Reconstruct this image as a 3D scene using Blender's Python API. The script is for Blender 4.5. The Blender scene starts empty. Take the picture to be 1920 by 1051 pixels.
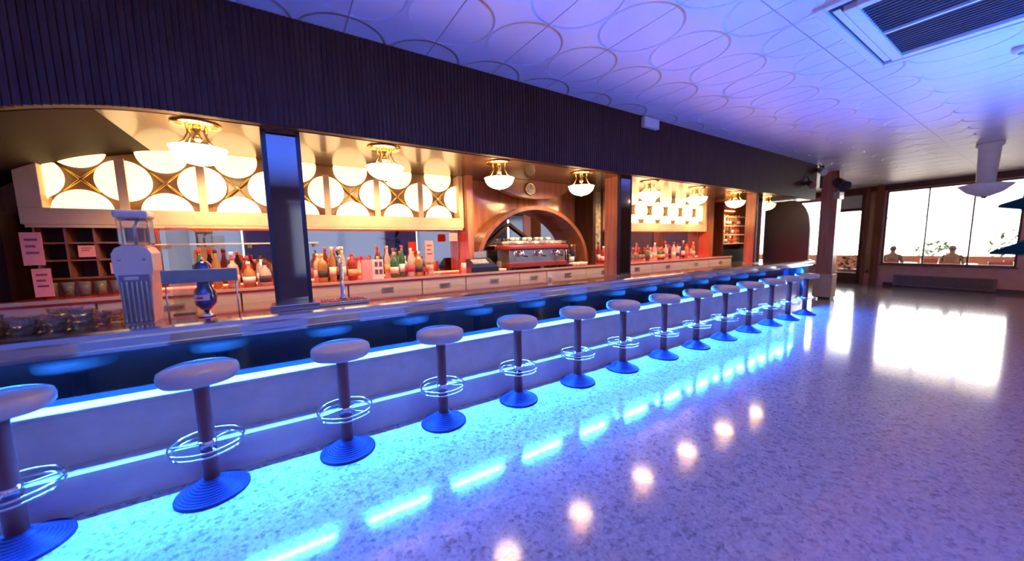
import bpy, bmesh, math, random
from mathutils import Vector, Matrix
random.seed(7)
sc = bpy.context.scene
C = sc.collection
PI = math.pi

# ---------------------------------------------------------------- camera
F_PX = 659.574
yaw, pitch, roll = 0.56865382, -0.11103748, -0.01966065
Fw = Vector((math.sin(yaw)*math.cos(pitch), math.cos(yaw)*math.cos(pitch), math.sin(pitch)))
Rt = Vector((math.cos(yaw), -math.sin(yaw), 0))
Up = Rt.cross(Fw)
R2 = math.cos(roll)*Rt + math.sin(roll)*Up
U2 = -math.sin(roll)*Rt + math.cos(roll)*Up
cam = bpy.data.cameras.new('camera')
camo = bpy.data.objects.new('camera', cam)
C.objects.link(camo)
m = Matrix((R2, U2, -Fw)).transposed().to_4x4()
m.translation = Vector((0, 0, 1.5))
camo.matrix_world = m
cam.sensor_width = 36
cam.lens = F_PX*36/1920
cam.shift_y = 6.66/1920
cam.clip_start = 0.02
cam.clip_end = 200
cam.dof.use_dof = True
cam.dof.focus_distance = 3.4
cam.dof.aperture_fstop = 0.7
sc.camera = camo

# ---------------------------------------------------------------- exposure / world
sc.view_settings.view_transform = 'Standard'
sc.view_settings.look = 'None'
sc.view_settings.gamma = 1
sc.view_settings.use_curve_mapping = False
sc.view_settings.exposure = 0.0
sc.cycles.use_denoising = True
sc.cycles.max_bounces = 8
sc.cycles.diffuse_bounces = 4
sc.cycles.glossy_bounces = 5
sc.cycles.transmission_bounces = 8
sc.cycles.sample_clamp_indirect = 12
sc.cycles.caustics_reflective = False
sc.cycles.caustics_refractive = False

w = bpy.data.worlds.new('daylight')
sc.world = w
w.use_nodes = True
bg = w.node_tree.nodes['Background']
bg.inputs[0].default_value = (1.0, 0.97, 0.92, 1)
bg.inputs[1].default_value = 9.5


def portal(name, loc, size_u, size_v, rot):
    l = bpy.data.lights.new(name, 'AREA')
    l.shape = 'RECTANGLE'
    l.size = size_u
    l.size_y = size_v
    l.cycles.is_portal = True
    o = bpy.data.objects.new(name, l)
    o.location = loc
    o.rotation_euler = rot
    C.objects.link(o)


FX = lambda y: 15.55 + 0.121*y            # far wall x for a given y
portal('window_daylight', (FX(1.85)+.12, 1.85, 1.81), 2.3, 2.5, (0, PI/2, math.atan(-0.121)))
portal('window_daylight', (FX(5.9)+.12, 5.9, 1.7), 2.3, 2.8, (0, PI/2, math.atan(-0.121)))
portal('window_daylight', (FX(3.9)+.12, 3.9, 1.4), 2.3, 0.8, (0, PI/2, math.atan(-0.121)))

# ---------------------------------------------------------------- materials
MATS = {}


def new_mat(name):
    mt = bpy.data.materials.new(name)
    mt.use_nodes = True
    nt = mt.node_tree
    MATS[name] = mt
    return mt, nt, nt.nodes['Principled BSDF']


def M(name, col, rough=.5, metal=0., coat=0., spec=.5, trans=0., noise=0., nscale=30., bump=0., emit=None, es=0., alpha=1., stretch=None):
    if name in MATS:
        return MATS[name]
    mt, nt, p = new_mat(name)
    p.inputs['Base Color'].default_value = (*col, 1)
    p.inputs['Roughness'].default_value = rough
    p.inputs['Metallic'].default_value = metal
    p.inputs['Coat Weight'].default_value = coat
    p.inputs['Coat Roughness'].default_value = .05
    p.inputs['Specular IOR Level'].default_value = spec
    p.inputs['Transmission Weight'].default_value = trans
    p.inputs['Alpha'].default_value = alpha
    if emit:
        p.inputs['Emission Color'].default_value = (*emit, 1)
        p.inputs['Emission Strength'].default_value = es
    if noise or bump:
        tc = nt.nodes.new('ShaderNodeTexCoord')
        mp = nt.nodes.new('ShaderNodeMapping')
        if stretch:
            mp.inputs['Scale'].default_value = stretch
        nt.links.new(tc.outputs['Object'], mp.inputs[0])
        nz = nt.nodes.new('ShaderNodeTexNoise')
        nz.inputs['Scale'].default_value = nscale
        nz.inputs['Detail'].default_value = 4
        nt.links.new(mp.outputs[0], nz.inputs['Vector'])
        if noise:
            rp = nt.nodes.new('ShaderNodeValToRGB')
            rp.color_ramp.elements[0].position = .3
            rp.color_ramp.elements[1].position = .7
            rp.color_ramp.elements[0].color = (*[c*(1-noise) for c in col], 1)
            rp.color_ramp.elements[1].color = (*[min(1, c*(1+noise)) for c in col], 1)
            nt.links.new(nz.outputs[0], rp.inputs[0])
            nt.links.new(rp.outputs[0], p.inputs['Base Color'])
        if bump:
            bp = nt.nodes.new('ShaderNodeBump')
            bp.inputs['Strength'].default_value = bump
            bp.inputs['Distance'].default_value = .01
            nt.links.new(nz.outputs[0], bp.inputs['Height'])
            nt.links.new(bp.outputs[0], p.inputs['Normal'])
    return mt


# terrazzo floor
mt, nt, p = new_mat('terrazzo')
L = nt.links.new
tc = nt.nodes.new('ShaderNodeTexCoord')
v1 = nt.nodes.new('ShaderNodeTexVoronoi'); v1.inputs['Scale'].default_value = 42
v2 = nt.nodes.new('ShaderNodeTexVoronoi'); v2.inputs['Scale'].default_value = 95
nz = nt.nodes.new('ShaderNodeTexNoise'); nz.inputs['Scale'].default_value = 22; nz.inputs['Detail'].default_value = 6
for n in (v1, v2, nz):
    L(tc.outputs['Object'], n.inputs['Vector'])
sp = nt.nodes.new('ShaderNodeSeparateColor'); L(v1.outputs['Color'], sp.inputs[0])
r1 = nt.nodes.new('ShaderNodeValToRGB'); r1.color_ramp.interpolation = 'LINEAR'
e = r1.color_ramp.elements
e[0].position = 0; e[0].color = (.13, .12, .13, 1)
e[1].position = 1; e[1].color = (.66, .63, .62, 1)
for pos, c in ((.12, (.16, .15, .16)), (.16, (.38, .36, .36)), (.6, (.50, .475, .47))):
    k = e.new(pos); k.color = (*c, 1)
L(sp.outputs[0], r1.inputs[0])
sp2 = nt.nodes.new('ShaderNodeSeparateColor'); L(v2.outputs['Color'], sp2.inputs[0])
r2 = nt.nodes.new('ShaderNodeValToRGB')
r2.color_ramp.elements[0].position = .05; r2.color_ramp.elements[0].color = (.22, .2, .22, 1)
r2.color_ramp.elements[1].position = .3; r2.color_ramp.elements[1].color = (.56, .54, .53, 1)
L(sp2.outputs[1], r2.inputs[0])
mx = nt.nodes.new('ShaderNodeMix'); mx.data_type = 'RGBA'
L(nz.outputs[0], mx.inputs[0]); L(r1.outputs[0], mx.inputs[6]); L(r2.outputs[0], mx.inputs[7])
tn = nt.nodes.new('ShaderNodeMix'); tn.data_type = 'RGBA'; tn.blend_type = 'MULTIPLY'; tn.inputs[0].default_value = 1
tn.inputs[7].default_value = (.95, .83, .86, 1)
L(mx.outputs[2], tn.inputs[6]); L(tn.outputs[2], p.inputs['Base Color'])
p.inputs['Roughness'].default_value = .12
p.inputs['Specular IOR Level'].default_value = .6
p.inputs['Coat Weight'].default_value = .35
p.inputs['Coat Roughness'].default_value = .06

# embossed ceiling tiles: curved ridges around every tile corner and thin joints
mt, nt, p = new_mat('ceiling_tile')
L = nt.links.new
tc = nt.nodes.new('ShaderNodeTexCoord')
sx = nt.nodes.new('ShaderNodeSeparateXYZ'); L(tc.outputs['Object'], sx.inputs[0])


def mth(op, a, b=None, c=None):
    n = nt.nodes.new('ShaderNodeMath'); n.operation = op
    for i, v in enumerate((a, b, c)):
        if v is None:
            continue
        if isinstance(v, (int, float)):
            n.inputs[i].default_value = v
        else:
            L(v, n.inputs[i])
    return n.outputs[0]


pj = mth('PINGPONG', mth('SUBTRACT', sx.outputs[1], 1.25-192), .96)
px = mth('PINGPONG', mth('SUBTRACT', sx.outputs[0], .5-64), .32)
py = mth('PINGPONG', mth('SUBTRACT', sx.outputs[1], 1.25-64), .32)
dd = mth('SQRT', mth('ADD', mth('MULTIPLY', px, px), mth('MULTIPLY', py, py)))
ss = nt.nodes.new('ShaderNodeMapRange'); ss.interpolation_type = 'SMOOTHSTEP'
ss.inputs[1].default_value = .296; ss.inputs[2].default_value = .322; ss.inputs[3].default_value = 0; ss.inputs[4].default_value = 1
L(dd, ss.inputs[0])
jn = nt.nodes.new('ShaderNodeMapRange'); jn.inputs[1].default_value = .001; jn.inputs[2].default_value = .005
jn.inputs[3].default_value = -.7; jn.inputs[4].default_value = 0
L(mth('MINIMUM', px, pj), jn.inputs[0])
hh = mth('ADD', ss.outputs[0], jn.outputs[0])
bp = nt.nodes.new('ShaderNodeBump'); bp.inputs['Strength'].default_value = 1.0; bp.inputs['Distance'].default_value = .02
L(hh, bp.inputs['Height']); L(bp.outputs[0], p.inputs['Normal'])
rj = nt.nodes.new('ShaderNodeMapRange'); rj.inputs[1].default_value = .001; rj.inputs[2].default_value = .005
L(mth('MINIMUM', px, pj), rj.inputs[0])
mx = nt.nodes.new('ShaderNodeMix'); mx.data_type = 'RGBA'
mx.inputs[6].default_value = (.58, .58, .6, 1); mx.inputs[7].default_value = (.8, .79, .8, 1)
L(rj.outputs[0], mx.inputs[0]); L(mx.outputs[2], p.inputs['Base Color'])
p.inputs['Roughness'].default_value = .42

# mosaic
mt, nt, p = new_mat('mosaic')
tc = nt.nodes.new('ShaderNodeTexCoord')
v1 = nt.nodes.new('ShaderNodeTexVoronoi'); v1.inputs['Scale'].default_value = 28
nt.links.new(tc.outputs['Object'], v1.inputs['Vector'])
sp = nt.nodes.new('ShaderNodeSeparateColor'); nt.links.new(v1.outputs['Color'], sp.inputs[0])
r1 = nt.nodes.new('ShaderNodeValToRGB')
e = r1.color_ramp.elements
e[0].color = (.12, .14, .09, 1); e[1].color = (.5, .42, .25, 1)
for pos, c in ((.3, (.35, .33, .22)), (.5, (.3, .14, .1)), (.7, (.22, .3, .26))):
    k = e.new(pos); k.color = (*c, 1)
nt.links.new(sp.outputs[0], r1.inputs[0]); nt.links.new(r1.outputs[0], p.inputs['Base Color'])
p.inputs['Roughness'].default_value = .15


def wood(name, c1, c2, rough=.2, coat=.5, scale=3, axis='Z', spec=.5):
    mt, nt, p = new_mat(name)
    tc = nt.nodes.new('ShaderNodeTexCoord')
    mp = nt.nodes.new('ShaderNodeMapping')
    s = {'Z': (8, 8, .6), 'X': (.6, 8, 8), 'Y': (8, .6, 8)}[axis]
    mp.inputs['Scale'].default_value = s
    nz = nt.nodes.new('ShaderNodeTexNoise'); nz.inputs['Scale'].default_value = scale; nz.inputs['Detail'].default_value = 8
    nz.inputs['Distortion'].default_value = .6
    rp = nt.nodes.new('ShaderNodeValToRGB')
    rp.color_ramp.elements[0].position = .3; rp.color_ramp.elements[0].color = (*c1, 1)
    rp.color_ramp.elements[1].position = .72; rp.color_ramp.elements[1].color = (*c2, 1)
    nt.links.new(tc.outputs['Object'], mp.inputs[0]); nt.links.new(mp.outputs[0], nz.inputs['Vector'])
    nt.links.new(nz.outputs[0], rp.inputs[0]); nt.links.new(rp.outputs[0], p.inputs['Base Color'])
    p.inputs['Roughness'].default_value = rough
    p.inputs['Coat Weight'].default_value = coat
    p.inputs['Coat Roughness'].default_value = .08
    p.inputs['Specular IOR Level'].default_value = spec
    return mt


wood('wood_dark', (.048, .014, .006), (.085, .028, .012), .42, .0, 3, 'Z', .15)
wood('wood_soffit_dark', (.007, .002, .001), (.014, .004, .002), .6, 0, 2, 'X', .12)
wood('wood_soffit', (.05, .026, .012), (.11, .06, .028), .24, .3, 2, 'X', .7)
wood('wood_copper', (.34, .10, .035), (.58, .20, .07), .16, .7, 2.5, 'Z')
wood('wood_counter', (.10, .030, .014), (.24, .08, .035), .10, .9, 2, 'X')
wood('wood_brown', (.19, .055, .022), (.34, .115, .045), .3, .4, 2.5, 'Z')
wood('wood_gloss_panel', (.0006, .0003, .0003), (.0012, .0006, .0006), .06, .0, 2, 'X', .32)
wood('wood_beige', (.68, .50, .30), (.80, .62, .40), .3, .2, 2, 'X')
M('frame_cream', (.62, .44, .24), .35, noise=.08, nscale=8)
M('laminate_white', (.72, .74, .76), .22, coat=.5, noise=.10, nscale=6)
M('stone_ledge', (.70, .70, .72), .25, coat=.3, noise=.06, nscale=25)
M('steel_nosing', (.62, .64, .68), .14, metal=.9, bump=.05, nscale=60, stretch=(.05, 1, 1))
M('steel', (.60, .61, .62), .22, metal=.9, noise=.05, nscale=20)
M('dull_steel', (.24, .27, .25), .45, metal=.6, noise=.08, nscale=20)
M('chrome', (.80, .82, .84), .08, metal=1, noise=.02, nscale=10)
M('mirror', (.70, .72, .74), .02, metal=1, noise=.02, nscale=2)
M('mirror_column', (.40, .37, .35), .05, metal=1, noise=.03, nscale=3)
M('vinyl_white', (.55, .47, .43), .42, coat=.1, noise=.04, nscale=15, bump=.04)
M('stool_pole_brown', (.15, .022, .014), .5, spec=.25, noise=.12, nscale=20)
M('stool_base_grey', (.007, .006, .05), .5, spec=.3, noise=.1, nscale=20)
M('black_plastic', (.018, .018, .02), .35, noise=.1, nscale=20)
M('black_metal', (.03, .03, .033), .3, metal=.3, noise=.1, nscale=20)
M('white_plastic', (.80, .77, .66), .35, noise=.03, nscale=20)
M('grey_plastic', (.24, .25, .28), .45, noise=.08, nscale=20)
wood('pillar_wood', (.55, .15, .05), (.80, .26, .09), .3, .4, 2.5, 'Z')
M('foot_beige', (.88, .58, .26), .4, noise=.08, nscale=8)
M('grille_slat', (.07, .07, .075), .5, noise=.08, nscale=20)
M('grille_dark', (.06, .045, .03), .5, noise=.1, nscale=30)
M('brass', (.75, .48, .18), .18, metal=1, noise=.05, nscale=20)
M('gold_wire', (.62, .38, .10), .25, metal=.9, noise=.05, nscale=20)
M('panel_back', (.16, .075, .03), .35, noise=.2, nscale=6)
M('red_top', (.75, .06, .03), .18, coat=.6, noise=.08, nscale=10)
M('lamp_glass', (.9, .85, .75), .3, emit=(1, .67, .32), es=20.0, noise=.02, nscale=10)
M('disc_glass', (.9, .8, .6), .35, emit=(1, .66, .28), es=2.7, noise=.02, nscale=10)
M('led_blue', (.8, .9, 1), .4, emit=(.018, .165, 1.0), es=2500.0, noise=.01, nscale=10)
M('edge_glow_cyan', (.8, .9, 1), .4, emit=(.06, .34, 1.0), es=6.0, noise=.01, nscale=10)
M('led_red', (1, .5, .4), .4, emit=(1, .04, .015), es=320.0, noise=.01, nscale=10)
M('fill_uplight', (.6, .7, 1), .4, emit=(.02, .13, 1.0), es=1900.0, noise=.01, nscale=10)
M('led_red_low', (1, .5, .4), .4, emit=(1, .05, .02), es=18.0, noise=.01, nscale=10)
M('fill_lamp_glass', (.9, .85, .8), .4, emit=(1, .62, .50), es=20.0, noise=.01, nscale=10)
M('led_warm', (1, .8, .5), .4, emit=(1, .58, .28), es=150.0, noise=.01, nscale=10)
M('led_amber', (1, .8, .5), .4, emit=(1, .42, .12), es=14.0, noise=.01, nscale=10)
M('wall_plaster', (.55, .40, .33), .7, noise=.06, nscale=5, bump=.1)
M('wall_brown', (.16, .085, .06), .5, noise=.08, nscale=5, bump=.1)
M('wall_red', (.85, .45, .32), .6, noise=.08, nscale=5, bump=.1)
M('wall_cream', (.62, .56, .48), .7, noise=.05, nscale=4, bump=.1)
M('frame_brown', (.12, .05, .035), .4, noise=.15, nscale=14)
M('blind_fabric', (.72, .76, .82), .6, trans=0, noise=.04, nscale=14)
M('radiator_paint', (.34, .24, .13), .5, noise=.1, nscale=14)
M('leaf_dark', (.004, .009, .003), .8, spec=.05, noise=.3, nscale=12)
M('leaf_green', (.035, .075, .018), .5, noise=.35, nscale=8)
M('soil', (.06, .04, .03), .9, noise=.3, nscale=30)
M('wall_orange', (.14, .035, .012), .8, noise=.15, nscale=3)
M('terracotta', (.42, .16, .08), .7, noise=.1, nscale=14)
M('paving', (.55, .50, .45), .8, noise=.1, nscale=3)
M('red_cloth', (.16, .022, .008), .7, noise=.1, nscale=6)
M('skin', (.10, .05, .035), .55, noise=.06, nscale=12)
M('hair_dark', (.03, .02, .015), .7, noise=.2, nscale=40)
M('shirt_olive', (.05, .045, .022), .8, noise=.1, nscale=20)
M('shirt_khaki', (.075, .07, .04), .8, noise=.1, nscale=20)
M('trousers_grey', (.12, .12, .13), .8, noise=.1, nscale=20)
M('paper_pink', (.85, .30, .20), .6, noise=.06, nscale=14)
M('paper_white', (.78, .74, .68), .6, noise=.04, nscale=14)
M('ink', (.20, .06, .06), .6, noise=.1, nscale=14)
M('enamel_blue', (.015, .03, .16), .12, coat=1, noise=.1, nscale=14)
M('machine_red', (.34, .045, .025), .22, coat=.6, noise=.08, nscale=14)
M('clock_face', (.70, .60, .42), .45, noise=.03, nscale=14)
M('curtain_yellow', (.75, .50, .18), .7, noise=.1, nscale=14)
M('shade_white', (.74, .76, .70), .4, noise=.04, nscale=14)
M('blue_cabinet', (.05, .09, .30), .35, noise=.1, nscale=14)
M('fabric_dark', (.05, .05, .07), .7, noise=.1, nscale=14)
for nm, col in (('clear', (.85, .80, .72)), ('green', (.06, .28, .08)), ('brown', (.28, .10, .03)), ('dark', (.03, .03, .03)), ('red', (.55, .05, .03)), ('amber', (.75, .36, .06)), ('blue', (.08, .16, .45))):
    M('glass_'+nm, col, .06, trans=.55, coat=.3, noise=.03, nscale=10)
M('glass_ware', (.92, .90, .86), .05, trans=.85, noise=.02, nscale=10)
for nm, col in (('cream', (.78, .70, .52)), ('red', (.55, .06, .05)), ('black', (.03, .03, .03)), ('gold', (.70, .48, .15)), ('white', (.8, .8, .78))):
    M('label_'+nm, col, .5, noise=.08, nscale=40)
# window pane: a thin clear sheet
mt = bpy.data.materials.new('pane_glass'); mt.use_nodes = True; MATS['pane_glass'] = mt
nt = mt.node_tree; nt.nodes.clear()
out = nt.nodes.new('ShaderNodeOutputMaterial'); tr = nt.nodes.new('ShaderNodeBsdfTransparent'); gl = nt.nodes.new('ShaderNodeBsdfGlossy')
gl.inputs['Roughness'].default_value = .02
fr = nt.nodes.new('ShaderNodeFresnel'); fr.inputs[0].default_value = 1.45; ms = nt.nodes.new('ShaderNodeMixShader')
nt.links.new(fr.outputs[0], ms.inputs[0]); nt.links.new(tr.outputs[0], ms.inputs[1]); nt.links.new(gl.outputs[0], ms.inputs[2])
nt.links.new(ms.outputs[0], out.inputs[0])
# blind fabric lets daylight through
mt, nt, p = new_mat('blind_sheer')
p.inputs['Base Color'].default_value = (.72, .78, .86, 1); p.inputs['Roughness'].default_value = .7
td = nt.nodes.new('ShaderNodeBsdfTranslucent'); td.inputs[0].default_value = (.14, .17, .21, 1)
ms = nt.nodes.new('ShaderNodeMixShader'); ms.inputs[0].default_value = .6
nt.links.new(p.outputs[0], ms.inputs[1]); nt.links.new(td.outputs[0], ms.inputs[2])
nt.links.new(ms.outputs[0], nt.nodes['Material Output'].inputs[0])


# ---------------------------------------------------------------- helpers
def rootloc(o):
    v = Vector((0, 0, 0))
    while o is not None:
        v += o.location
        o = o.parent
    return v


class MB:
    """collects shapes given in world coordinates and links them as ONE mesh object"""
    def __init__(s):
        s.bm = bmesh.new()

    def face(s, pts):
        vs = [s.bm.verts.new(p) for p in pts]
        try:
            return s.bm.faces.new(vs)
        except ValueError:
            return None

    def box(s, x0, x1, y0, y1, z0, z1, bev=0.):
        t = bmesh.new()
        bmesh.ops.create_cube(t, size=1)
        for v in t.verts:
            v.co = Vector(((x0+x1)/2+v.co.x*(x1-x0), (y0+y1)/2+v.co.y*(y1-y0), (z0+z1)/2+v.co.z*(z1-z0)))
        if bev:
            bmesh.ops.bevel(t, geom=t.edges[:], offset=bev, segments=2, affect='EDGES', profile=.5)
        s._add(t)
        return s

    def _add(s, t, mat=None):
        if mat is not None:
            for v in t.verts:
                v.co = mat @ v.co
        mp = {v: s.bm.verts.new(v.co) for v in t.verts}
        for f in t.faces:
            try:
                n = s.bm.faces.new([mp[v] for v in f.verts])
                n.smooth = f.smooth
            except ValueError:
                pass
        t.free()

    def lathe(s, prof, c=(0, 0, 0), seg=24, axis='Z', smooth=True, a0=0, a1=2*PI):
        full = abs(a1-a0-2*PI) < 1e-6
        n = seg if full else seg+1
        rings = []
        for r, h in prof:
            ring = []
            for i in range(n):
                a = a0+(a1-a0)*i/seg
                if r < 1e-6 and i > 0:
                    ring.append(ring[0]); continue
                q = (r*math.cos(a), r*math.sin(a), h)
                if axis == 'Y':
                    q = (q[0], q[2], q[1])
                elif axis == 'X':
                    q = (q[2], q[0], q[1])
                ring.append(s.bm.verts.new((c[0]+q[0], c[1]+q[1], c[2]+q[2])))
            rings.append(ring)
        for A, Bq in zip(rings[:-1], rings[1:]):
            for i in range(seg):
                j = (i+1) % n
                vs = []
                for v in (A[i], A[j], Bq[j], Bq[i]):
                    if v not in vs:
                        vs.append(v)
                if len(vs) > 2:
                    try:
                        f = s.bm.faces.new(vs); f.smooth = smooth
                    except ValueError:
                        pass
        return s

    def tube(s, pts, r, seg=8, closed=False, radii=None, caps=True):
        pts = [Vector(p) for p in pts]
        n = len(pts)
        rings = []
        prev = None
        for i, pnt in enumerate(pts):
            if closed:
                d = (pts[(i+1) % n]-pts[i-1])
            else:
                d = pts[min(i+1, n-1)]-pts[max(i-1, 0)]
            d.normalize()
            if prev is None:
                a = Vector((0, 0, 1)) if abs(d.z) < .9 else Vector((1, 0, 0))
                u = d.cross(a).normalized()
            else:
                u = (prev-d*prev.dot(d)).normalized()
            prev = u
            v = d.cross(u)
            rr = radii[i] if radii else r
            rings.append([s.bm.verts.new(pnt+u*rr*math.cos(2*PI*k/seg)+v*rr*math.sin(2*PI*k/seg)) for k in range(seg)])
        m_ = n if closed else n-1
        for i in range(m_):
            A, Bq = rings[i], rings[(i+1) % n]
            for k in range(seg):
                try:
                    f = s.bm.faces.new((A[k], A[(k+1) % seg], Bq[(k+1) % seg], Bq[k])); f.smooth = True
                except ValueError:
                    pass
        if not closed and caps:
            for Rg in (rings[0], rings[-1]):
                try:
                    s.bm.faces.new(Rg)
                except ValueError:
                    pass
        return s

    def ring(s, c, R, r, seg=40, rs=8, axis='Z'):
        pts = []
        for i in range(seg):
            a = 2*PI*i/seg
            q = (R*math.cos(a), R*math.sin(a))
            pts.append((c[0]+q[0], c[1]+q[1], c[2]) if axis == 'Z' else (c[0]+q[0], c[1], c[2]+q[1]))
        return s.tube(pts, r, rs, closed=True)

    def prism(s, pts, axis, a0, a1, smooth=False):
        """pts: outline in the plane across axis; extruded from a0 to a1"""
        def P(q, a):
            return {'X': (a, q[0], q[1]), 'Y': (q[0], a, q[1]), 'Z': (q[0], q[1], a)}[axis]
        A = [s.bm.verts.new(P(q, a0)) for q in pts]
        Bq = [s.bm.verts.new(P(q, a1)) for q in pts]
        n = len(pts)
        s.bm.faces.new(A); s.bm.faces.new(Bq)
        for i in range(n):
            f = s.bm.faces.new((A[i], A[(i+1) % n], Bq[(i+1) % n], Bq[i])); f.smooth = smooth
        return s

    def ball(s, c, rx, ry=None, rz=None, seg=14):
        ry = rx if ry is None else ry
        rz = rx if rz is None else rz
        t = bmesh.new()
        bmesh.ops.create_uvsphere(t, u_segments=seg, v_segments=max(6, seg//2+2), radius=1)
        for f in t.faces:
            f.smooth = True
        for v in t.verts:
            v.co = Vector((c[0]+v.co.x*rx, c[1]+v.co.y*ry, c[2]+v.co.z*rz))
        s._add(t)
        return s

    def shear_far(s):
        for v in s.bm.verts:
            v.co.x += FX(v.co.y)
        return s

    def rotz(s, a, c):
        mt_ = Matrix.Translation(c) @ Matrix.Rotation(a, 4, 'Z') @ Matrix.Translation(-Vector(c))
        for v in s.bm.verts:
            v.co = mt_ @ v.co
        return s

    def build(s, name, mat, parent=None, recalc=True):
        off = rootloc(parent)
        for v in s.bm.verts:
            v.co -= off
        if recalc:
            bmesh.ops.recalc_face_normals(s.bm, faces=s.bm.faces[:])
        me = bpy.data.meshes.new(name)
        s.bm.to_mesh(me)
        s.bm.free()
        me.materials.append(MATS[mat])
        o = bpy.data.objects.new(name, me)
        C.objects.link(o)
        if parent is not None:
            o.parent = parent
        return o


def settle(o):
    """move a one-mesh thing's origin to the base of its mesh"""
    vs = o.data.vertices
    if not len(vs):
        return o
    lo = [min(v.co[i] for v in vs) for i in range(3)]
    hi = [max(v.co[i] for v in vs) for i in range(3)]
    c = Vector(((lo[0]+hi[0])/2, (lo[1]+hi[1])/2, lo[2]))
    for v in vs:
        v.co -= c
    o.location = c
    return o


def tag(o, label, cat, group=None, kind=None):
    o['label'] = label
    o['category'] = cat
    if group:
        o['group'] = group
    if kind:
        o['kind'] = kind
    return o


def thing(name, loc, label, cat, group=None):
    o = bpy.data.objects.new(name, None)
    o.empty_display_size = .1
    C.objects.link(o)
    o.location = loc
    return tag(o, label, cat, group)


def struct(o):
    o['kind'] = 'structure'
    return o


def copy_tree(o, loc=None, label=None, rot=None, parent=None):
    c = o.copy()
    C.objects.link(c)
    c.parent = parent
    if loc is not None:
        c.location = loc
    if label:
        c['label'] = label
    if rot is not None:
        c.rotation_euler = (0, 0, rot)
    for ch in list(o.children):
        copy_tree(ch, parent=c)
    return c


ORD = ['first', 'second', 'third', 'fourth', 'fifth', 'sixth', 'seventh', 'eighth', 'ninth', 'tenth', 'eleventh', 'twelfth', 'thirteenth', 'fourteenth', 'fifteenth', 'sixteenth', 'seventeenth', 'eighteenth', 'nineteenth', 'twentieth']

# ---------------------------------------------------------------- shell
CEIL = 3.12
XL, XR, YN, YB = -4.2, 16.9, -4.6, 9.0
struct(MB().box(XL, XR+.3, YN, YB, -.1, 0).build('floor', 'terrazzo'))
struct(MB().box(XL, XR, YN, YB, CEIL, CEIL+.12).build('ceiling', 'ceiling_tile'))
struct(MB().box(XL-.15, XL, YN-.15, YB, 0, CEIL+.12).build('wall_left', 'wall_plaster'))
struct(MB().box(XL-.15, XR, YB, YB+.15, 0, CEIL+.12).build('wall_back', 'wall_cream'))


def wall_with_holes(fn, a0, a1, z1, holes, place):
    """a wall along one axis as boxes around the openings; place(mb, a0, a1, z0, z1)"""
    mb = MB()
    xs = sorted(holes)
    cur = a0
    for (h0, h1, b, t) in xs:
        if h0 > cur:
            place(mb, cur, h0, 0, z1)
        if b > 0:
            place(mb, h0, h1, 0, b)
        if t < z1:
            place(mb, h0, h1, t, z1)
        cur = h1
    if cur < a1:
        place(mb, cur, a1, 0, z1)
    return mb


# far wall: windows and the glass door
far_holes = [(.6, 3.1, .67, 2.93), (3.36, 3.44, .4, 2.93), (3.58, 4.32, 0, 2.98), (4.62, 7.6, .55, 2.85)]
mb = wall_with_holes(None, YN, YB, CEIL+.12, far_holes, lambda b, a0, a1, z0, z1: b.box(0, .22, a0, a1, z0, z1))
struct(mb.shear_far().build('wall_far', 'wall_red'))
mb = MB().box(-.03, -.002, -4.5, 8.9, 2.95, CEIL-.002)
struct(mb.shear_far().build('trim_1', 'frame_brown'))
mb = MB().box(-.018, -.001, -4.5, 3.0, 0, .10)
struct(mb.shear_far().build('baseboard_far', 'frame_brown'))
# pilasters beside the door
mb = MB().box(-.07, -.001, 3.14, 3.33, .0, CEIL-.002).box(-.07, -.001, 3.47, 3.56, 0, CEIL-.002)
struct(mb.shear_far().build('trim_2', 'wood_brown'))


def far_window(n, y0, y1, z0, z1, mulls, bars, curtain=False):
    t = bpy.data.objects.new('window_%d' % n, None)
    C.objects.link(t)
    t.location = (FX((y0+y1)/2)+.08, (y0+y1)/2, z0)
    t['kind'] = 'structure'
    f = MB()
    w_ = .045
    f.box(.04, .12, y0, y0+w_, z0, z1).box(.04, .12, y1-w_, y1, z0, z1).box(.04, .12, y0, y1, z0, z0+w_).box(.04, .12, y0, y1, z1-w_, z1)
    for ym, za, zb in mulls:
        f.box(.05, .10, ym-.018, ym+.018, za, zb)
    for ya, yb, zm in bars:
        f.box(.05, .10, ya, yb, zm-.015, zm+.015)
    f.shear_far().build('window_frame', 'frame_brown', t)
    MB().box(.075, .081, y0+w_, y1-w_, z0+w_, z1-w_).shear_far().build('pane', 'pane_glass', t)
    MB().box(-.06, .04, y0-.03, y1+.03, z0-.04, z0).shear_far().build('window_sill', 'wood_brown', t)
    return t


far_window(1, .6, 3.1, .67, 2.93, [(1.39, .7, 2.9), (2.22, .7, 2.9)], [(2.22, 3.08, 2.1)])
far_window(2, 4.62, 7.6, .55, 2.85, [(5.6, .6, 2.8), (6.6, .6, 2.8)], [])
far_window(3, 3.36, 3.44, .4, 2.93, [], [])
# glass door
t = bpy.data.objects.new('door_1', None); C.objects.link(t); t.location = (FX(3.95), 3.95, 0); t['kind'] = 'structure'
f = MB()
f.box(.03, .12, 3.58, 3.68, 0, 2.98).box(.03, .12, 4.24, 4.32, 0, 2.98).box(.03, .12, 3.58, 4.32, 0, .34).box(.03, .12, 3.58, 4.32, 2.38, 2.48).box(.03, .12, 3.58, 4.32, 2.9, 2.98)
f.shear_far().build('door_frame', 'frame_brown', t)
MB().box(.07, .076, 3.68, 4.24, .34, 2.38).shear_far().build('pane', 'pane_glass', t)
MB().box(.06, .08, 3.68, 4.24, 2.48, 2.9).shear_far().build('transom_panel', 'shade_white', t)
MB().tube([(-.02, 3.72, .95), (-.05, 3.72, .97), (-.05, 3.72, 1.35), (-.02, 3.72, 1.37)], .012).shear_far().build('door_handle', 'steel', t)

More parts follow.
